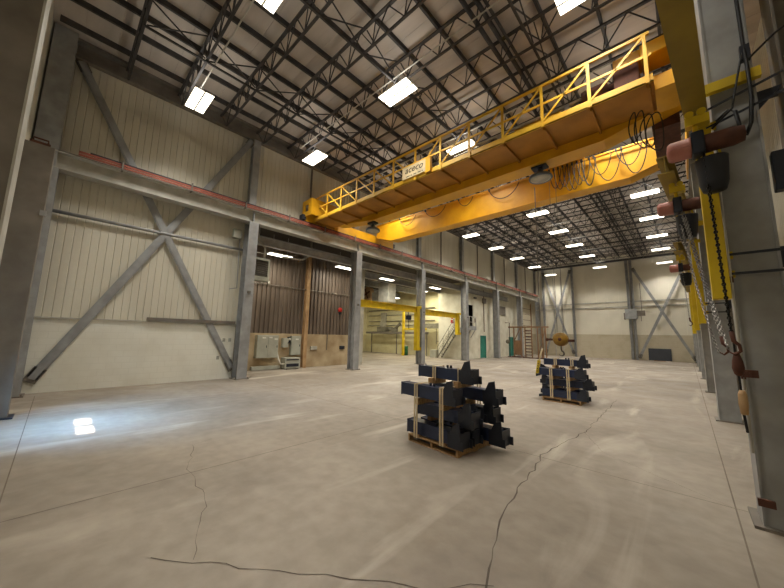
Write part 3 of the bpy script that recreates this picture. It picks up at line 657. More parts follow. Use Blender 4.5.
def hoist(x, y, z, label, drop, cm, end):
    t = thing('chain_hoist', label, 'hoist', (x, y, z))
    MB().lathe((x-.24, y, z), [(.02, 0), (.095, .01), (.12, .04), (.12, .19), (.125, .21)], 8, (1, 0, 0)).box(x-.2, x-.04, y-.125, y-.1, z-.02, z+.01).build('motor_cover', M['pink'], t)
    MB().box(x-.03, x+.08, y-.1, y+.1, z-.12, z+.14, .015).build('gear_body', M['charcoal'], t)
    MB().lathe((x+.08, y, z), [(.1, 0), (.1, .22), (.08, .3), (.02, .31)], 16, (1, 0, 0)).build('gearbox', M['rust'], t)
    MB().tube([(x+.02, y, z+.13), (x+.02, y, z+.28)], .025, 8).box(x-.06, x+.14, y-.06, y+.06, z+.24, z+.34).lathe((x-.02, y-.07, z+.37), [(.04, 0), (.04, .03)], 12, (0, 1, 0)).lathe((x+.08, y-.07, z+.37), [(.04, 0), (.04, .03)], 12, (0, 1, 0)).build('trolley', M['jib'], t)
    MB().lathe((x+.12, y+.06, z-.55), [(.02, 0), (.095, .01), (.12, .1), (.135, .36), (.14, .38)], 16).build('chain_bag', M['board'], t)
    MB().tube([(x+.05, y+.05, z-.1), (x+.1, y+.06, z-.2)], .02, 6).tube([(x+.2, y+.06, z-.18), (x+.18, y+.02, z-.05)], .012, 6).build('bag_hanger', M['jib'], t)
    MB().chain((x+.06, y-.05, z-.12), end, .045, .0065).build('chain', M[cm], t)
    e = Vector(end)
    MB().tube([e+Vector((0, 0, .02)), e+Vector((.01, 0, -.08)), e+Vector((.045, 0, -.12)), e+Vector((.05, 0, -.18)), e+Vector((.01, 0, -.22)), e+Vector((-.03, 0, -.19))], [.02, .02, .016, .015, .012, .008], 8).build('hook', M['rust'], t)
    return t
h1 = hoist(.23, 4.72, 4.08, 'near chain hoist with salmon motor and dark chain bag by the nearest right column', 2.2, 'chain_dark', (.34, 4.78, 1.98))
MB().lathe((.36, 4.80, 1.55), [(.02, 0), (.035, .02), (.048, .08), (.04, .15), (.026, .21), (.018, .24)], 12).build('hook_block', M['rust'], h1)
MB().tube([(.30, 4.75, 3.5), (.33, 4.78, 2.6), (.355, 4.80, 1.55), (.36, 4.8, 1.40)], .009, 6).build('pendant_cable', M['black'], h1)
MB().lathe((.365, 4.8, 1.17), [(.02, 0), (.028, .01), (.036, .1), (.033, .2), (.02, .24)], 12).build('pendant_grip', M['pole'], h1)
MB().tube([(.36, 4.8, 1.17), (.37, 4.82, 1.0)], .012, 6).build('pendant_tail', M['black'], h1)
h2 = hoist(.03, 6.85, 4.12, 'middle chain hoist with salmon motor, silver chain looped to the nearest right column', 2, 'chain', (.33, 6.0, 1.95))
MB().chain((.12, 6.82, 4.0), (.38, 5.9, 1.80), .045, .0065, (0.0, 0, -.05)).build('return_chain', M['chain'], h2)
MB().chain((.06, 6.88, 4.0), (.30, 6.1, 1.75), .045, .0065, (-.02, 0, -.1)).build('hand_chain', M['chain'], h2)
h3 = hoist(.0, 12.9, 4.15, 'far chain hoist with salmon motor on the third right jib', 2, 'chain', (.1, 12.9, 2.6))
# cable tied along the nearest right column
t = thing('power_cable', 'thick black cable running down the nearest right column into a loop', 'cable', (.76, 5.1, 5))
MB().tube([(.74, 5.10, 7.5), (.735, 5.08, 6), (.735, 5.07, 5.35), (.74, 5.05, 5.0), (.73, 5.0, 4.6), (.70, 4.98, 4.3), (.655, 4.97, 4.17), (.62, 4.97, 4.22), (.60, 5.0, 4.5), (.55, 5.02, 4.55), (.45, 5.0, 4.45)], .018, 8).build('cable_run', M['black'], t)
MB().tube([(.735, 5.07, 5.3), (.66, 5.03, 4.95), (.58, 5.0, 4.55), (.4, 4.95, 4.35)], .012, 6).tube([(.74, 5.07, 5.1), (.95, 5.0, 5.25), (1.3, 5.0, 5.45)], .012, 6).build('branch_cable', M['black'], t)
MB().box(.70, .78, 5.05, 5.12, 5.12, 5.3).build('cable_gland', M['charcoal'], t)
for z, n in ((4.72, 'upper'), (4.5, 'lower')):
    tag(MB().bar((.36, 5.06, z-.07), (.98, 5.06, z+.1), .02, .02).build('tie_rod', M['charcoal'], loc=(.36, 5.06, z)), '%s black tie rod across the face of the nearest right column' % n, 'rod')
tag(MB().box(.84, .985, 5.2, 5.32, 3.55, 4.0, .008).build('junction_box', M['charcoal'], loc=(.91, 5.2, 3.55)), 'black box between the nearest right column and the wall column', 'box')
t = thing('conduit', 'thin pale conduit up the left edge of the nearest right column', 'conduit', (.415, 5.1, .9))
MB().tube([(.412, 5.1, .75), (.412, 5.1, 3.75)], .012, 8).build('pipe', M['steel_pale'], t)
MB().box(.395, .43, 5.09, 5.13, 2.55, 2.62).box(.395, .43, 5.09, 5.13, 1.5, 1.56).build('pipe_clip', M['rust'], t)
tag(MB().box(.40, .52, 5.07, 5.10, 1.52, 1.6).lathe((.47, 5.07, 1.56), [(.02, 0), (.02, -.01)], 8, (0, 1, 0)).build('angle_clip', M['rust'], loc=(.45, 5.08, 1.5)), 'rusty angle clip on the nearest right column beside the hook', 'clip')
tag(MB().box(.40, .52, 5.07, 5.10, .25, .32).build('angle_clip', M['rust'], loc=(.45, 5.08, .25)), 'angle clip near the foot of the nearest right column', 'clip')

# ------------------------------------------------------------------ pallet stacks
def place(o, org, rot):
    pass
class F:                                        # local frame of a stack: u along, v deep, w up
    def __init__(s, ox, oy, a): s.o = Vector((ox, oy, 0)); s.u = Vector((math.cos(a), math.sin(a), 0)); s.v = Vector((-math.sin(a), math.cos(a), 0))
    def p(s, u, v, w): return s.o + s.u*u + s.v*v + Vector((0, 0, w))
    def box(s, mb, u0, u1, v0, v1, w0, w1):
        mb.prism([s.p(u0, v0, w0), s.p(u1, v0, w0), s.p(u1, v1, w0), s.p(u0, v1, w0)], (0, 0, w1-w0)); return mb
    def plate(s, mb, pts, v0, v1): mb.prism([s.p(u, v0, w) for u, w in pts], s.v*(v1-v0)); return mb

def pallet(f, L, D, label):
    t = thing('wooden_pallet', label, 'pallet', f.p(L/2, D/2, 0))
    for k in range(7): 
        v = (D-.09)*k/6; f.box(MB(), 0, L, v, v+.09, .1, .12).build('deck_board', M['wood'], t)
    for u in (0, L/2-.02, L-.04): f.box(MB(), u, u+.04, 0, D, .02, .1).build('stringer', M['wood'], t)
    for v in (0, D/2-.05, D-.1): f.box(MB(), 0, L, v, v+.1, 0, .02).build('bottom_board', M['wood'], t)

def weldment(f, u0, v0, w0, label, group, L=1.12, flip=False, foot=True, s=.19, big=1.0):
    # square tube with a boxed, slant-topped end bracket at one end and a foot at the other
    t = thing('steel_weldment', label, 'steel part', f.p(u0+L/2, v0, w0), group)
    U = (lambda u: u0+L-u) if flip else (lambda u: u0+u)
    a, b = sorted((U(0), U(L*.95))); f.box(MB(), a, b, v0-s/2, v0+s/2, w0, w0+s).build('square_tube', M['navy'], t)
    e = L; h = .37*big
    pts = [(U(e-.2), w0-.03), (U(e+.1), w0-.03), (U(e+.1), w0+.10), (U(e+.055), w0+.10), (U(e+.03), w0+h), (U(e-.08), w0+h-.03), (U(e-.15), w0+s), (U(e-.2), w0+s)]
    low = [(U(e-.2), w0-.03), (U(e+.1), w0-.03), (U(e+.1), w0+.10), (U(e+.045), w0+.10), (U(e+.045), w0+s+.02), (U(e-.2), w0+s)]
    for vv, pp in ((v0-s/2-.03, pts), (v0+s/2+.015, low)): f.plate(MB(), pp, vv, vv+.015).build('cheek_plate', M['charcoal'], t)
    a, b = sorted((U(e+.03), U(e+.045))); f.box(MB(), a, b, v0-s/2-.015, v0+s/2+.015, w0-.03, w0+s+.01).build('end_flange', M['charcoal'], t)
    a, b = sorted((U(-.015), U(0.0))); f.box(MB(), a, b, v0-s/2-.01, v0+s/2+.01, w0-.01, w0+s+.01).build('end_cap', M['navy'], t)
    if foot:
        f.plate(MB(), [(U(-.02), w0+.02), (U(-.13), w0+.02), (U(-.13), w0-.06), (U(.02), w0-.02)], v0-.1, v0+.1).build('foot_bracket', M['charcoal'], t)
    for u in (.62, .70): MB().lathe(f.p(U(u), v0, w0+s), [(.022, 0), (.022, .045), (.012, .05)], 10).build('lug', M['charcoal'], t)
    return t
def spacer(f, u, v0, v1, w0, w1, label, group):
    tag(f.box(MB(), u-.045, u+.045, v0, v1, w0, w1).build('wood_spacer', M['wood'], loc=f.p(u, (v0+v1)/2, w0)), label, 'wood block', group)
def strap(f, u, v0, v1, w0, w1, label, group):
    t = thing('banding_strap', label, 'strap', f.p(u, (v0+v1)/2, w0), group)
    for du in (-.035, .02):
        mb = MB(); a, b = u+du, u+du+.03
        f.box(mb, a, b, v0-.008, v0, w0, w1); f.box(mb, a, b, v1, v1+.008, w0, w1); f.box(mb, a, b, v0-.008, v1+.008, w1, w1+.008)
        mb.build('band', M['band'], t)

# near stack
f = F(-3.86, 4.62, -.09)
pallet(f, 1.1, 1.02, 'wooden pallet under the near stack of navy steel parts')
G = 'navy steel parts on the near pallet'
weldment(f, -.04, .13, .15, 'bottom front navy part of the near stack', G, 1.14, foot=False, s=.21)
weldment(f, -.02, .47, .15, 'bottom middle navy part of the near stack', G, 1.1, foot=False, s=.19, big=.8)
weldment(f, .30, .80, .15, 'bottom back navy part of the near stack, bracket sticking out right', G, 1.14, foot=False, s=.21)
weldment(f, .12, .22, .48, 'second layer front navy part of the near stack', G, 1.12, foot=False, s=.2)
weldment(f, .0, .51, .49, 'second layer middle navy part of the near stack', G, 1.14, foot=False, s=.19, big=.8)
weldment(f, -.08, .80, .48, 'second layer back navy part of the near stack, with foot at left', G, 1.36, s=.2)
weldment(f, -.14, .06, .81, 'third layer front navy part of the near stack, its long tube facing the camera', G, 1.16, foot=False, s=.21)
weldment(f, .06, .76, .79, 'third layer back navy part of the near stack', G, 1.30, foot=False, s=.2)
weldment(f, -.08, .46, 1.12, 'topmost navy part of the near stack', G, 1.16, foot=False, s=.2)
for u in (.22, .80):
    side = 'left' if u < .5 else 'right'
    spacer(f, u, .0, .95, .12, .15, 'low wood strip between pallet and navy part of the near stack, %s' % side, 'wood spacers of the near stack')
    spacer(f, u+.02, .3, .98, .35, .44, 'wood block under the second layer of the near stack, %s' % side, 'wood spacers of the near stack')
    spacer(f, u, -.02, .9, .67, .77, 'wood block under the third layer of the near stack, %s' % side, 'wood spacers of the near stack')
    spacer(f, u+.08, .25, .66, 1.02, 1.12, 'wood block under the topmost part of the near stack, %s' % side, 'wood spacers of the near stack')
    strap(f, u+.02, -.07, 1.03, .12, 1.035, 'tan banding around the lower layers of the near stack, %s' % side, 'banding straps')
    strap(f, u+.09, .345, .575, 1.08, 1.335, 'tan banding around the topmost part of the near stack, %s' % side, 'banding straps')
# far stack
f = F(-3.46, 10.66, -.05)
pallet(f, 1.08, 1.0, 'wooden pallet under the far stack of navy steel parts')
G = 'navy steel parts on the far pallet'
weldment(f, .02, .13, .15, 'bottom front navy part of the far stack', G, 1.16, big=.9, s=.2)
weldment(f, -.2, .8, .15, 'bottom back navy part of the far stack, bracket at left', G, 1.24, flip=True, big=.8, foot=False)
weldment(f, .06, .32, .46, 'second layer front navy part of the far stack', G, 1.24, big=.85, s=.2)
weldment(f, -.22, .84, .46, 'second layer back navy part of the far stack, bracket at left', G, 1.28, flip=True, big=.8, foot=False)
weldment(f, -.06, .16, .77, 'third layer front navy part of the far stack', G, 1.20, big=.85, s=.21)
weldment(f, -.24, .8, .77, 'third layer back navy part of the far stack, bracket at left', G, 1.26, flip=True, big=.8, foot=False)
weldment(f, -.02, .45, 1.08, 'topmost navy part of the far stack', G, 1.16, foot=False)
for u in (.28, .76):
    side = 'left' if u < .5 else 'right'
    for k, (v0, v1, w0, w1) in enumerate(((.02, .95, .12, .16), (.1, .95, .36, .46), (.08, .95, .66, .78), (.3, .62, .98, 1.08))):
        spacer(f, u, v0, v1, w0, w1, 'wood block in the far stack, %s side, %s layer from the pallet' % (side, ORD[k]), 'wood spacers of the far stack')
    strap(f, u, .0, 1.0, .12, 1.0, 'tan banding around the lower layers of the far stack, %s' % side, 'banding straps')
    strap(f, u+.03, .34, .56, 1.08, 1.30, 'tan banding around the topmost part of the far stack, %s' % side, 'banding straps')

# ------------------------------------------------------------------ left wall fittings
t = thing('speaker_box', 'grey box with conduit on the siding left of the second column', 'box', (-14.0, 4.9, 6.1))
MB().box(-14.05, -13.85, 4.72, 5.08, 5.95, 6.35, .02).build('housing', M['cabinet'], t)
MB().tube([(-14.0, 5.05, 5.95), (-14.0, 5.1, 3.8)], .02, 6).tube([(-14, 5.1, 3.8), (-14, 4.8, 3.72)], .02, 6).build('conduit', M['steel'], t)
for y, z, lab in ((4.62, .86, 'lower outlet plate on the white block wall'), (4.79, 1.58, 'upper outlet plate on the white block wall, left'), (5.02, 1.58, 'upper outlet plate on the white block wall, right')):
    tag(MB().box(-14.045, -14.02, y-.05, y+.05, z-.07, z+.07, .004).build('outlet_plate', M['cabinet'], loc=(-14.03, y, z)), lab, 'outlet')
# louvred heater
t = thing('louvred_heater', 'grey louvred unit heater hung beside the ribbed wall', 'heater', (-14.3, 6.1, 4.3))
mb = MB().box(-14.5, -14.1, 5.72, 5.8, 4.3, 5.35).box(-14.5, -14.1, 6.45, 6.53, 4.3, 5.35).box(-14.5, -14.1, 5.8, 6.45, 5.25, 5.35).box(-14.5, -14.1, 5.8, 6.45, 4.3, 4.48).box(-14.5, -14.46, 5.8, 6.45, 4.48, 5.25)
mb.build('casing', M['cabinet'], t)
mb = MB()
for k in range(8): mb.bar((-14.18, 5.8, 4.53+.092*k), (-14.18, 6.45, 4.53+.092*k), .12, .02, (.5, 0, 1))
mb.build('louvre', M['steel_brown'], t)
MB().tube([(-14.22, 6.3, 5.35), (-14.22, 6.3, 5.9), (-14.22, 5.95, 6.15), (-14.22, 5.95, 6.88)], .05, 8).tube([(-14.22, 6.3, 5.6), (-14.22, 5.42, 5.6)], .025, 6).build('flue_pipe', M['duct'], t)
tag(MB().tube([(-14.75, 7.4, 5.75), (-14.75, 8.6, 5.85), (-14.75, 9.1, 6.2), (-14.75, 9.1, 6.9)], .05, 8).build('bent_pipe', M['duct'], loc=(-14.6, 9.1, 6)), 'bent grey pipe under the aisle roof right of the long tube lamp', 'pipe')
# recess wall fittings
XR = -16.3
def cab(name, y0, y1, z0, z1, d, label, cat='cabinet', doors=1, plates=()):
    t = thing(name, label, cat, (XR+d/2, (y0+y1)/2, z0))
    MB().box(XR, XR+d, y0, y1, z0, z1, .008).build('body', M['cabinet'], t)
    w = (y1-y0)/doors
    for k in range(doors):
        dd = MB().box(XR+d, XR+d+.015, y0+w*k+.02, y0+w*(k+1)-.02, z0+.02, z1-.02, .004).build('door', M['cabinet'], t)
        MB().box(XR+d+.015, XR+d+.03, y0+w*(k+.84), y0+w*(k+.84)+.03, (z0+z1)/2-.06, (z0+z1)/2+.06).build('latch', M['charcoal'], dd)
    for py, pz in plates: MB().box(XR+d+.015, XR+d+.02, py-.09, py+.09, pz-.035, pz+.035).build('name_plate', M['white'], t)
    return t
cab('switch_cabinet', 7.05, 8.2, .62, 1.8, .3, 'large grey two-door electrical cabinet on the beige wall', doors=2, plates=((7.4, 1.66), (7.75, 1.68), (8.05, 1.6)))
cab('meter_box', 8.5, 8.85, 1.15, 1.66, .2, 'small grey box beside the large electrical cabinet')
cab('breaker_panel', 9.02, 9.6, .72, 1.78, .2, 'tall grey breaker panel left of the rusty pole', plates=((9.35, 1.6),))
t = thing('electric_meter', 'round electric meter between the grey boxes', 'meter', (-16.1, 8.94, 1.5))
MB().box(XR, XR+.12, 8.86, 9.01, 1.4, 1.72).build('base', M['charcoal'], t)
MB().lathe((XR+.12, 8.935, 1.6), [(.065, 0), (.065, .05), (.05, .07)], 16, (1, 0, 0)).build('dial', M['white'], t)
t = thing('welding_set', 'low grey transformer box standing under the electrical panels', 'machine', (-15.9, 9.0, 0))
MB().box(-16.2, -15.7, 8.5, 9.4, .04, .62, .015).build('case', M['cabinet'], t)
MB().box(-15.7, -15.68, 8.58, 9.3, .14, .3).box(-15.7, -15.68, 8.58, 9.3, .48, .54).build('vent_panel', M['charcoal'], t)
MB().box(-16.15, -15.75, 8.55, 8.65, 0, .04).box(-16.15, -15.75, 9.25, 9.35, 0, .04).build('skid', M['charcoal'], t)
MB().tube([(-15.75, 8.5, .3), (-15.8, 8.3, .3), (-15.9, 8.2, .6), (-16.1, 8.22, .9)], .03, 6).build('hose', M['white'], t)
tag(MB().box(-16.3, -16.05, 6.9, 8.4, .02, .2).build('cable_trough', M['cabinet'], loc=(-16.2, 7.6, 0)), 'low grey trough on the floor below the large electrical cabinet', 'trough')
tag(MB().hcol(-16.28, -16.05, 9.75, 9.98, 0, 6.9, .02).build('rusty_pole', M['pole'], loc=(-16.16, 9.86, 0)), 'rusty tan post standing against the ribbed wall', 'post')
tag(MB().hcol(-16.05, -15.75, 13.7, 14.0, 0, 6.9, .02).build('aisle_post', M['steel_pale'], loc=(-15.9, 13.85, 0)), 'pale grey post at the edge of the opening right of the second left column', 'post')
tag(MB().tube([(-16.24, 5.6, 4.5), (-16.24, 13.6, 4.5)], .03, 6).build('wall_rail', M['steel_brown'], loc=(-16.24, 5.6, 4.5)), 'thin rail across the dark ribbed wall', 'rail')
for y in (7.15, 7.5): tag(MB().box(-16.26, -16.16, y-.05, y+.05, 4.56, 4.68).build('spot_light', M['white'], loc=(-16.2, y, 4.6)), 'small white spot on the ribbed wall rail, %s' % ('left' if y < 7.3 else 'right'), 'lamp')
t = thing('alarm_bell', 'round red alarm bell on the ribbed wall by the second left column', 'bell', (-16.2, 12.4, 3.5))
MB().lathe((-16.28, 12.4, 3.5), [(.16, 0), (.16, .05), (.12, .1), (.03, .12)], 18, (1, 0, 0)).build('gong', M['redp'], t)
MB().box(-16.28, -16.2, 12.33, 12.47, 3.2, 3.36).build('box', M['charcoal'], t)
tag(MB().box(-16.3, -16.22, 10.35, 10.8, .98, 1.2, .02).build('socket_box', M['duct'], loc=(-16.26, 10.6, 1)), 'small grey socket box low on the beige wall right of the rusty pole', 'box')
tag(MB().tube([(-16.26, 11.5, .95), (-16.26, 11.5, 1.9)], .025, 6).build('conduit_stub', M['steel_brown'], loc=(-16.26, 11.5, .95)), 'short dark conduit on the beige wall', 'conduit')
tag(MB().box(-16.3, -16.2, 12.5, 12.85, 1.0, 1.2).build('control_box', M['charcoal'], loc=(-16.25, 12.7, 1)), 'small black control box on the beige wall by the second left column', 'box')

# aisle interior
t = thing('unit_heater', 'white boxy air unit hanging under the aisle roof', 'air unit', (-17.5, 18, 4.6))
MB().box(-18.1, -17.0, 17.6, 18.5, 4.6, 6.2, .02).build('casing', M['white'], t)
MB().box(-19.1, -18.1, 17.8, 18.3, 4.8, 5.5, .02).build('duct', M['duct'], t)
MB().tube([(-17.9, 18, 6.2), (-17.9, 18, 6.9)], .02, 6).tube([(-17.2, 18, 6.2), (-17.2, 18, 6.9)], .02, 6).build('hanger_rod', M['steel'], t)
t = thing('exhaust_fan', 'octagonal tan fan housing left of the white air unit', 'fan', (-19.7, 18.2, 5.4))
MB().lathe((-19.75, 17.8, 5.45), [(.55, 0), (.62, .02), (.62, .35), (.45, .45)], 8, (0, 1, 0)).build('housing', M['pole'], t)
MB().lathe((-19.75, 17.77, 5.45), [(.1, 0), (.1, .04)], 10, (0, 1, 0)).build('hub', M['rust'], t)
mb = MB()
for k in range(4):
    a = k*PI/2+.4; mb.bar((-19.75+.08*math.cos(a), 17.78, 5.45+.08*math.sin(a)), (-19.75+.45*math.cos(a), 17.78, 5.45+.45*math.sin(a)), .14, .015, (0, 1, .4))
mb.build('blade', M['rust'], t)
MB().tube([(-19.75, 18, 6.0), (-19.75, 18, 6.9)], .02, 6).build('hanger_rod', M['steel'], t)
for k, z in enumerate((4.9, 4.3, 3.6, 3.15)):
    tag(MB().tube([(-28.5, 26.2, z), (-18.6, 26.2, z)], .05, 6).build('wall_pipe', M['duct' if k % 2 else 'steel_brown'], loc=(-24, 26.2, z)), 'pipe along the yellow-lit aisle wall, %s from the top' % ORD[k], 'pipe', 'aisle wall pipes')
t = thing('roller_conveyor', 'grey overhead conveyor along the yellow-lit aisle wall', 'conveyor', (-23.3, 25.2, 0))
MB().box(-27.5, -19, 24.9, 25.0, 2.15, 2.4).box(-27.5, -19, 25.6, 25.7, 2.15, 2.4).build('side_rail', M['steel_brown'], t)
mb = MB()
for k in range(34): mb.tube([(-27.4+.25*k, 25.0, 2.32), (-27.4+.25*k, 25.6, 2.32)], .05, 8)
mb.build('roller', M['dull'], t)
for x in (-27.3, -23.3, -19.2):
    MB().box(x-.05, x+.05, 25.62, 25.7, 0, 2.15).build('leg', M['steel_brown'], t)
t = thing('machine', 'grey machinery standing on the aisle conveyor', 'machine', (-24, 25.3, 2.4))
MB().box(-25.8, -24.4, 25.0, 25.6, 2.4, 2.95, .05).lathe((-24.4, 25.3, 2.7), [(.25, 0), (.25, .7), (.12, .75), (.12, 1.1)], 14, (1, 0, 0)).build('body', M['dull'], t)
MB().bar((-23.4, 25.2, 2.5), (-22.4, 25.2, 3.3), .18, .2).box(-23.6, -23.0, 25.1, 25.5, 2.4, 2.8).build('arm', M['dull'], t)
MB().box(-25.4, -24.9, 25.1, 25.5, 2.95, 3.5).build('motor', M['duct'], t)
tag(MB().box(-26.2, -25.5, 26.0, 26.3, 3.2, 4.6, .02).build('wall_cabinet', M['duct'], loc=(-25.8, 26.1, 3.2)), 'pale cabinet high on the yellow-lit aisle wall', 'cabinet')
t = thing('aisle_jib', 'slim yellow post in the aisle with a low yellow arm', 'jib crane', (-20.9, 24, 0))
MB().box(-21.0, -20.8, 23.9, 24.1, .0, 4.6).build('post', M['jib'], t)
MB().box(-20.8, -18.0, 23.93, 24.07, 2.55, 2.75).build('arm', M['jib'], t)
t = thing('barrel', 'green barrel standing by the slim yellow post', 'barrel', (-21.2, 24.7, 0))
MB().lathe((-21.3, 24.8, 0), [(.28, 0), (.29, .02), (.29, .3), (.305, .32), (.29, .34), (.29, .6), (.305, .62), (.29, .64), (.29, .9), (.27, .92)], 18).build('body', M['green'], t)
MB().lathe((-21.3, 24.8, .92), [(.27, 0), (.25, .03), (.05, .05)], 18).build('lid', M['white'], t)
tag(MB().box(-17.95, -17.3, 24.5, 25.1, 0, .7, .03).build('floor_machine', M['cabinet'], loc=(-17.5, 24.9, 0)), 'small grey machine at the foot of the stair', 'machine')
t = thing('wall_duct', 'thick grey duct bundle on the aisle wall left of the stair', 'duct', (-19, 25.5, 2.9))
MB().box(-19.6, -17.4, 25.3, 25.8, 2.75, 3.25, .03).build('box', M['dull'], t)
MB().tube([(-19.6, 25.5, 3.0), (-20.2, 25.5, 3.0)], .15, 10).build('pipe', M['duct'], t)
MB().tube([(-18.2, 25.9, 1.2), (-18.2, 25.9, 2.75)], .03, 6).tube([(-17.6, 25.9, 1.2), (-17.6, 25.9, 2.75)], .03, 6).tube([(-18.2, 25.9, 1.5), (-17.2, 25.9, 1.5)], .03, 6).build('drop_pipe', M['steel_brown'], t)
tag(MB().box(-15.75, -15.6, 24.77, 24.85, 3.6, 4.1).box(-15.8, -15.55, 24.75, 24.85, 3.2, 3.5).build('hose_reel', M['redp'], loc=(-15.65, 24.85, 3)), 'red equipment on the aisle wall behind the stair', 'box')
# stair and landing
t = thing('steel_stair', 'grey steel stair rising to the office landing', 'stair', (-15.8, 24.3, 0))
a, b = Vector((-16.75, 0, .05)), Vector((-14.95, 0, 2.6))
for y in (24.02, 24.68): MB().bar((a.x, y, a.z), (b.x, y, b.z), .05, .10).build('stringer', M['dull'], t)
for k in range(11):
    q = a.lerp(b, (k+.7)/11.5); MB().box(q.x-.14, q.x+.14, 24.0, 24.7, q.z-.01, q.z+.04).build('tread', M['steel_pale'], t)
for y in (24.0, 24.7):
    mb = MB().tube([(a.x, y, a.z+.95), (b.x, y, b.z+.95)], .025, 8).tube([(a.x, y, a.z+.5), (b.x, y, b.z+.5)], .018, 8)
    for f_ in (.02, .35, .68, 1): q = a.lerp(b, f_); mb.tube([(q.x, y, q.z), (q.x, y, q.z+.95)], .022, 8)
    mb.build('handrail', M['dull'], t)
t = thing('landing', 'small grey landing with railings below the dark upper doorway', 'landing', (-14.1, 25.3, 2.6))
MB().box(-14.9, -13.95, 23.95, 24.88, 2.6, 2.78).box(-14.48, -13.95, 24.88, 26.15, 2.6, 2.78).build('platform', M['steel'], t)
MB().box(-13.99, -13.95, 24.95, 26.15, 2.78, 2.95).build('toe_board', M['steel'], t)
mb = MB()
for y in (24.95, 25.5, 26.12): mb.tube([(-13.98, y, 2.78), (-13.98, y, 3.8)], .035, 8)
mb.tube([(-13.98, 24.0, 3.8), (-13.98, 26.12, 3.8)], .025, 8).tube([(-13.98, 24.0, 3.3), (-13.98, 26.12, 3.3)], .02, 8).tube([(-13.98, 26.12, 3.8), (-14.45, 26.12, 3.8)], .022, 8)
mb.build('railing', M['steel_pale'], t)
for y in (25.2, 26.0): MB().bar((-14.46, y, 1.9), (-14.0, y, 2.6), .05).build('knee_brace', M['steel'], t)
tag(MB().box(-14.5, -14.46, 26.85, 27.05, 3.3, 3.75).build('fire_sign', M['rust'], loc=(-14.48, 26.6, 3.1)), 'small red plate on the office wall beside the landing', 'sign')
tag(MB().box(-14.5, -14.42, 32.2, 33.7, 4.4, 5.35).build('wall_vent', M['steel_brown'], loc=(-14.46, 33, 4.4)), 'dark square vent on the office wall between the teal doors', 'vent')
t = thing('wall_conduit', 'brown conduit with a box up the office wall over the first teal door', 'conduit', (-14.4, 28.6, 2.5))
MB().tube([(-14.43, 28.6, 2.5), (-14.43, 28.6, 6.6)], .035, 6).build('pipe', M['rust'], t)
MB().box(-14.5, -14.3, 28.4, 28.9, 5.3, 5.8).build('box', M['steel_brown'], t)
tag(MB().box(-14.5, -14.38, 26.7, 27.1, 5.6, 5.75).build('wall_lamp', M['charcoal'], loc=(-14.45, 26.9, 5.6)), 'small dark wall lamp above the landing', 'lamp')
# brown gantry by the far left corner
t = thing('portable_gantry', 'brown portable gantry frame with ladder by the far left corner', 'gantry', (-12, 33.1, 0))
MB().box(-13.9, -9.9, 33.05, 33.2, 3.05, 3.2).build('top_bar', M['timber'], t)
for x in (-12.95, -10.55):
    MB().box(x-.42, x-.34, 33.0, 33.2, .1, 3.05).box(x+.34, x+.42, 33.0, 33.2, .1, 3.05).build('leg', M['timber'], t)
    if x < -12: MB().box(x-.34, x+.34, 33.08, 33.12, .25, 1.75).bar((x-.34, 33.06, 1.7), (x+.3, 33.06, 3.0), .07).build('side_panel', M['timber'], t)
    else:
        MB().box(x-.06, x+.14, 33.08, 33.12, .1, 3.05).build('centre_post', M['timber'], t)
        MB().bar((x-.34, 33.06, .3), (x+.34, 33.06, 2.9), .06).build('side_brace', M['timber'], t)
    MB().box(x-.5, x+.5, 32.7, 33.5, .02, .1).build('foot', M['rust'], t)
ld = MB().box(-12.2, -12.12, 33.0, 33.15, .05, 3.05).box(-11.55, -11.47, 33.0, 33.15, .05, 3.05).build('ladder', M['timber'], t)
mb = MB()
for k in range(9): mb.box(-12.12, -11.55, 33.03, 33.12, .25+.31*k, .35+.31*k)
mb.build('rung', M['rust'], ld)
MB().box(-12.35, -9.9, 32.8, 33.4, .0, .06).build('base_beam', M['rust'], t)
t = thing('hose_stand', 'brown pipe stand with hose left of the brown gantry', 'stand', (-13.6, 32.9, 0))
MB().tube([(-13.75, 33.0, 0), (-13.75, 33.0, 3.6), (-14.2, 33.0, 3.6)], .035, 8).box(-13.95, -13.55, 32.8, 33.2, 0, .05).build('post', M['rust'], t)
MB().lathe((-13.9, 32.8, 1.6), [(.05, 0), (.22, .02), (.22, .1), (.05, .12)], 14, (0, 1, 0)).build('reel', M['dull'], t)
# far wall things
t = thing('wall_unit', 'grey control box with side arms on the far wall column pair', 'box', (-4.1, YF-.7, 4.0))
MB().box(-4.62, -3.62, YF-.85, YF-.38, 4.25, 5.3, .02).build('case', M['steel'], t)
MB().box(-3.62, -2.95, YF-.75, YF-.55, 4.55, 5.1).tube([(-3.2, YF-.7, 5.1), (-3.2, YF-.7, 8.0)], .03, 6).tube([(-3.3, YF-.65, 4.55), (-3.3, YF-.65, 4.0)], .03, 6).build('side_arm', M['steel_brown'], t)
MB().box(-4.75, -4.62, YF-.7, YF-.5, 4.2, 4.9).build('bracket', M['steel_brown'], t)
mb = MB().prism([(-2.98, YF-.60, .05), (-1.22, YF-.60, .05), (-1.22, YF-.28, 1.22), (-2.98, YF-.28, 1.22)], (0, .05, .012))
t = tag(mb.build('dark_board', M['board'], loc=(-2.1, YF-.55, .05)), 'dark board leaning against the far wall right of the column pair', 'board')
tag(MB().box(-2.6, -1.7, YF-.72, YF-.5, 0, .05).build('timber_skid', M['wood'], loc=(-2.1, YF-.6, 0)), 'timber strip under the leaning dark board', 'timber')

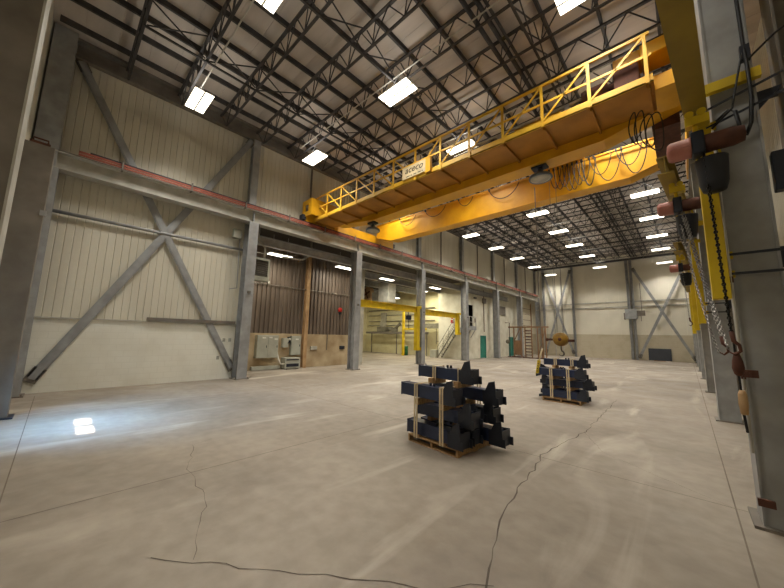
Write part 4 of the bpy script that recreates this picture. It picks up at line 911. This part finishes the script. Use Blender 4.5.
# ------------------------------------------------------------------ daylight
w = bpy.data.worlds.new('sky'); SC.world = w; w.use_nodes = True
bg = w.node_tree.nodes['Background']; bg.inputs[0].default_value = (.45, .65, 1, 1); bg.inputs[1].default_value = 1.5
sd = bpy.data.lights.new('sun', 'SUN'); sd.energy = 20; sd.angle = .012; sd.color = (1, .98, .95)
so = bpy.data.objects.new('sun', sd); C.objects.link(so); so.location = (-9, -8, 12)
tgt = Vector((-8.82, .58, 0)); src = Vector(((WX[0]+WX[1])/2, YN-.1, (WZ[0]+WZ[1])/2)); so.rotation_euler = (tgt-src).to_track_quat('-Z', 'Y').to_euler()
dl = bpy.data.lights.new('daylight_at_window', 'AREA'); dl.shape = 'RECTANGLE'; dl.size = 1.4; dl.size_y = .42; dl.energy = 150; dl.color = (.24, .54, 1); dl.spread = math.radians(86)
do = bpy.data.objects.new('daylight_at_window', dl); C.objects.link(do); do.location = (-8.87, YN+.02, 2.6)
do.rotation_euler = (Vector((-9.2, .9, 0))-Vector(do.location)).to_track_quat('-Z', 'X').to_euler()

# ------------------------------------------------------------------ camera
yaw, pit, rol = math.radians(-43.276), math.radians(7.7463), math.radians(1.2486)
fw = Vector((math.sin(yaw)*math.cos(pit), math.cos(yaw)*math.cos(pit), math.sin(pit)))
r = fw.cross(Vector((0, 0, 1))).normalized(); u = r.cross(fw)
r2 = r*math.cos(rol)+u*math.sin(rol); u2 = -r*math.sin(rol)+u*math.cos(rol)
cd = bpy.data.cameras.new('camera'); co = bpy.data.objects.new('camera', cd); C.objects.link(co)
mw = Matrix((r2, u2, -fw)).transposed().to_4x4(); mw.translation = Vector((0, 0, 1.872)); co.matrix_world = mw
cd.sensor_width = 36; cd.lens = 311.97*36/784; cd.clip_start = .05; cd.clip_end = 200
SC.camera = co
for o in bpy.data.objects:
    if '_o' in o: del o['_o']
SC.view_settings.view_transform = 'Standard'; SC.view_settings.look = 'None'; SC.view_settings.gamma = 1; SC.view_settings.exposure = .07
SC.cycles.use_denoising = True; SC.cycles.max_bounces = 8; SC.cycles.diffuse_bounces = 5
SC.cycles.sample_clamp_indirect = 6
